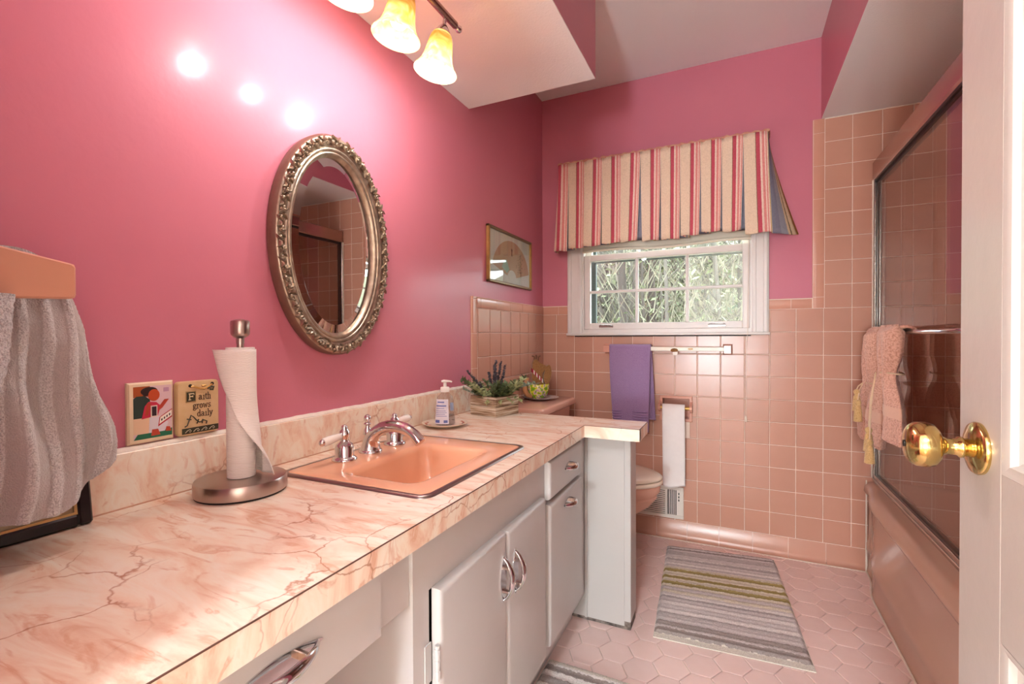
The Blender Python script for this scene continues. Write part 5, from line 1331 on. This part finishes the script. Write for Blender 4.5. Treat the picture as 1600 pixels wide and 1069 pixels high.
def rugs():
    import mathutils
    nz = mathutils.noise
    LG, W_, DG, MG, OL, CR = '#d6ccc9', '#e9e1dc', '#a79b96', '#c2b8b5', '#b3a36c', '#e4dac6'
    st = [(0, '#e6ddd0'), (.045, DG), (.085, LG), (.105, DG), (.14, LG), (.19, MG), (.215, W_), (.25, LG), (.285, W_), (.32, LG), (.355, MG), (.375, W_), (.41, CR), (.44, LG), (.47, CR), (.50, OL), (.535, CR), (.57, OL), (.60, CR), (.645, OL), (.68, CR), (.71, LG), (.74, W_), (.77, LG), (.80, MG), (.825, W_), (.85, LG), (.885, MG), (.91, LG), (.945, DG), (.965, LG), (.975, DG)]
    st = st[:31]+[(.985, DG)]
    def rug(name, label, corners, mat, nrib, sd):
        (a, b, c, d) = [Vector(p) for p in corners]    # far left, far right, near right, near left
        cen = (a+b+c+d)/4
        r = thing(name, (cen.x, cen.y, .001), label, 'bath rug', 'striped bath rugs')
        def f(u, v):
            p = d.lerp(c, u).lerp(a.lerp(b, u), v)
            e = min(u, 1-u, v*1.5, (1-v)*1.5); edge = sm(0, .02, e)
            h = .004+.010*edge*(.92+.08*math.sin(v*nrib*2*PI))+.0022*nz.noise(Vector((p.x*150, p.y*150, sd)))*edge
            w = .003*nz.noise(Vector((p.x*9, p.y*9, sd+3)))
            if v < .04: h = .0055
            return (p.x+w, p.y+w, h)
        MB().grid(f, 90, 190, uv=True).build('pile', mat, r, 80)
        k = .0
        MB().loft([[(p.x, p.y, z) for p in (d, c, b, a)] for z in (.0012, .0042)]).build('hem', pm('rug_hem', '#e6ddd0', .95, bump=(200, .4)), r)
    rug('bath_rug', 'striped bath rug with olive bands in front of the toilet', [(.722, -.130, 0), (1.196, -.075, 0), (1.262, -.868, 0), (.770, -.900, 0)], rug_mat('striped_rug_pile', st), 27, 0)
    st2 = [(0, '#e6ddd0'), (.06, W_), (.30, OL), (.40, CR), (.60, LG), (.70, W_), (.78, MG), (.82, W_), (.865, DG), (.905, W_), (.935, DG), (.965, W_), (.98, '#e6ddd0')]
    rug('bath_rug', 'grey striped bath rug on the floor below the sink cabinet', [(.480, -1.165, 0), (.93, -1.165, 0), (.93, -1.95, 0), (.482, -1.95, 0)], rug_mat('grey_rug_pile', st2), 24, 9)
rugs()

# ------------------------------------------------------------------ peach towels on the shower bar
def peach_towels():
    import mathutils
    nz = mathutils.noise
    def towel(label, yc, zt, zb, wtop, wpin, wbot, xo, split, zp, sd, tas):
        t = thing('peach_towel', (1.545, yc, zb), label, 'towel', 'peach towels on the shower door bar')
        bx = 1.556
        # two hanging tails, each a folded strip; the bar is wrapped at the top
        for s, zend in ((-1, zb), (1, zb+split)):
            def f(u, v):
                a = u*2*PI
                z = lerp(zt, zend, v)
                pin = math.exp(-((z-zp)/.055)**2)
                w = lerp(wtop, wbot, sm(0, 1, v)); w = lerp(w, wpin, pin)
                off = s*lerp(.28, .56, sm(.25, 1, v))*w*(1-.35*pin)
                top = sm(0, .07, v)
                hw = w*.34*lerp(.9, 1, top); th = (.029+.006*math.sin(v*5+s))*(1-.25*pin)
                x = bx-.024-xo+th*math.cos(a)*top-.012*sm(.2, 1, v)+.004*math.sin(a*3+v*4+sd)
                y = yc-off+hw*math.sin(a)*(1-.12*math.cos(a*2))
                k = .0016*nz.noise(Vector((math.cos(a)*16+sd, math.sin(a)*16, v*60)))
                return (x+k*math.cos(a), y+k*math.sin(a), z+.006*math.sin(a)*v)
            m = MB().grid(f, 44, 70)
            pz = f(0, 1); m.sphere((f(.5, 1)[0]+.016, (f(.25, 1)[1]+f(.75, 1)[1])/2, zend+.0005), 1, 16, 6, (.017, abs(f(.25, 1)[1]-f(.75, 1)[1])/2, .004))
            o = m.build('tail', T_PEACH, t, 80)
            # woven band near the hem
            def fb(u, v, f=f, zend=zend):
                vv = lerp(.70, .79, v); p = Vector(f(u, vv)); c = Vector(((f(0, vv)[0]+f(.5, vv)[0])/2, (f(.25, vv)[1]+f(.75, vv)[1])/2, p.z)); q = p-c; q.z = 0
                p += q.normalized()*.0018; return p
            MB().grid(fb, 44, 6).build('woven_band', T_PEACHB, o, 80)
        # saddle over the bar
        def g(u, v):
            a = lerp(-.15*PI, 1.1*PI, v); y = lerp(yc-wtop*.62, yc+wtop*.62, u)
            rr = .018+.002*math.sin(u*9)
            return (bx-.004-xo*.5+rr*1.35*-math.cos(a), y, 1.072+rr*math.sin(a))
        so = MB().grid(g, 24, 16).build('saddle', T_PEACH, t, 80); md = so.modifiers.new('solid', 'SOLIDIFY'); md.thickness = .010; md.offset = 0
        # back layer behind the bar
        # cord and tassels
        CORD = pm('cream_cord', '#e3c6a4', .8)
        pts = []
        for k in range(25):
            a = 2*PI*k/24; pts.append((bx-.018-xo+.030*math.cos(a), yc+wpin*.72*math.sin(a), zp+.002*math.sin(a*2)))
        cb = MB().tube(pts, .0028, 6, cap=False)
        for (ty, tz) in tas:
            cb.tube([(bx-.062-xo, yc, zp), (bx-.078-xo, lerp(yc, ty, .6), lerp(zp, tz, .5)), (bx-.084-xo, ty, tz)], .0024, 6)
        co = cb.build('cord', CORD, t, 60)
        for (ty, tz) in tas:
            MB().lathe([(.004, 0), (.010, -.004), (.012, -.012), (.009, -.020), (.0075, -.023), (.011, -.028), (.014, -.05), (.0165, -.085), (.013, -.087), (.001, -.085)], (bx-.084-xo, ty, tz), 16).build('tassel', T_TASS, co, 50)
    towel('peach towel with tassels nearer the window wall', -.285, 1.090, .640, .125, .105, .150, .0, .03, .870, 1, [(-.300, .845), (-.320, .805)])
    towel('peach towel with tassels nearer the brass knob', -.535, 1.098, .652, .150, .115, .215, .012, .060, .930, 5, [(-.545, .735), (-.560, .695)])
peach_towels()

# ------------------------------------------------------------------ woods outside the window
def woods():
    rnd = random.Random(11)
    gm = pm('leaf_litter', '#6e6552', .95, var=(1.5, .8, '#565f44'))
    def gz(y): return -1.2+.10*y+.0035*max(0, y-8)**2
    def f(u, v):
        y = lerp(.3, 46, v); return (lerp(-30, 22, u), y, gz(y)+.15*math.sin(u*40)*math.sin(v*22))
    g = MB().grid(f, 40, 30).build('ground', gm); tag(g, 'leaf covered woodland ground outside the window', 'ground', kind='structure')
    barks = [pm('bark_grey', '#5d564e', .9, var=(3, .7, '#48423b')), pm('bark_pale', '#7b756b', .9, var=(3, .7, '#5e5850')), pm('bark_dark', '#453e37', .9, var=(3, .7, '#352f2a'))]
    mesh = []
    for k in range(6):
        mb = MB(); H_ = rnd.uniform(9, 13); r0 = (.035, .055, .08, .11, .028, .065)[k]
        pts = [(.12*math.sin(i*.9+k)*i/8, .1*math.cos(i*.7+k)*i/8, H_*i/10) for i in range(11)]
        mb.tube(pts, [r0*(1-.85*i/10) for i in range(11)], 7)
        for j in range(16):
            t = rnd.uniform(.06, .8); i = int(t*10); p = Vector(pts[i]).lerp(Vector(pts[i+1]), t*10-i); a = rnd.uniform(0, 2*PI); L = rnd.uniform(.7, 2.0)
            d = Vector((math.cos(a), math.sin(a), rnd.uniform(.3, 1.2))).normalized(); q = [p+d*L*s/4+Vector((0, 0, .10*L*(s/4)**2)) for s in range(5)]
            mb.tube(q, [r0*.26*(1-.8*s/4) for s in range(5)], 4)
            for s in range(3):
                b = q[1+s]; a2 = rnd.uniform(0, 2*PI); d2 = (d+Vector((math.cos(a2), math.sin(a2), .3))*.8).normalized(); mb.tube([b, b+d2*L*.25, b+d2*L*.5+Vector((0, 0, .08))], [r0*.10, r0*.07, .003], 3)
        me = mb.mesh('woodland_tree', 60, False); me.materials.append(barks[k % 3]); mesh.append(me)
    pos = []
    for i in range(110):
        y = rnd.uniform(7.0, 32) if i > 6 else rnd.uniform(5.5, 9)
        # the wedge of ground the window looks onto
        x = 1.03+(y+2.6)*rnd.uniform(-.36, .06)
        pos.append((x, y))
    for i, (x, y) in enumerate(pos):
        kd = rnd.randrange(6); me = mesh[kd]
        o = bpy.data.objects.new('woodland_tree', me); COL.objects.link(o); o.location = (x, y, gz(y)-.1); o.rotation_euler = (rnd.uniform(-.06, .06), rnd.uniform(-.06, .06), rnd.uniform(0, 6.28)); s = rnd.uniform(.8, 1.2); o.scale = (s, s, s)
        tag(o, ['slender grey bare tree in the woods outside', 'pale grey barked bare tree in the woods outside', 'dark barked bare tree in the woods outside',
            'thick grey bare tree in the woods outside', 'pale whippy sapling in the woods outside', 'slim dark bare tree in the woods outside'][kd], 'tree', 'trees in the woods outside')
    # brush and evergreen undergrowth
    lc = [('#5e6846', 'undergrowth_olive'), ('#7d8560', 'undergrowth_pale'), ('#33422e', 'undergrowth_green'), ('#7b7260', 'undergrowth_dry')]
    for k, (c, nm) in enumerate(lc):
        mb = MB(); n = 9000
        m = pm(nm, c, .8, var=(2, .6, '#93957a' if k < 2 else '#5a6049'))
        for i in range(n):
            y = rnd.uniform(6, 34) if k != 2 else rnd.uniform(8, 26)
            x = 1.03+(y+2.6)*rnd.uniform(-.40, .10); hgt = abs(rnd.gauss(0, 1.0))*(1.8 if k != 2 else 1.5)+.1
            if k == 2 and math.sin(x*1.7+y*.8) < .1: continue
            z = gz(y)+hgt*(1+y*.05); s = rnd.uniform(.02, .07)*(1+y*.03); a = rnd.uniform(0, 6.28); e = rnd.uniform(-1, 1)
            if k == 3:
                d = Vector((math.cos(a)*.5, math.sin(a)*.5, rnd.uniform(.4, 1))).normalized()*rnd.uniform(.4, 1.3); w = .006+.0006*y
                mb.add([(x-w, y, z), (x+w, y, z), (x+d.x+w*.3, y+d.y, z+d.z), (x+d.x-w*.3, y+d.y, z+d.z), (x, y+w, z)], [(0, 1, 2, 3), (4, 0, 3), (1, 4, 2)])
            else:
                dx, dy = math.cos(a)*s, math.sin(a)*s
                mb.add([(x-dx, y-dy, z-s*e), (x+dy*.6, y-dx*.6, z+s*.3), (x+dx, y+dy, z+s*e), (x-dy*.6, y+dx*.6, z-s*.2)], [(0, 1, 2, 3)])
        o = mb.build('undergrowth', m, None, None, False); tag(o, ['olive leafy undergrowth in the woods outside', 'pale budding twigs in the woods outside', 'dark evergreen undergrowth in the woods outside', 'dry tan brush stems in the woods outside'][k], 'undergrowth', kind='stuff')
woods()
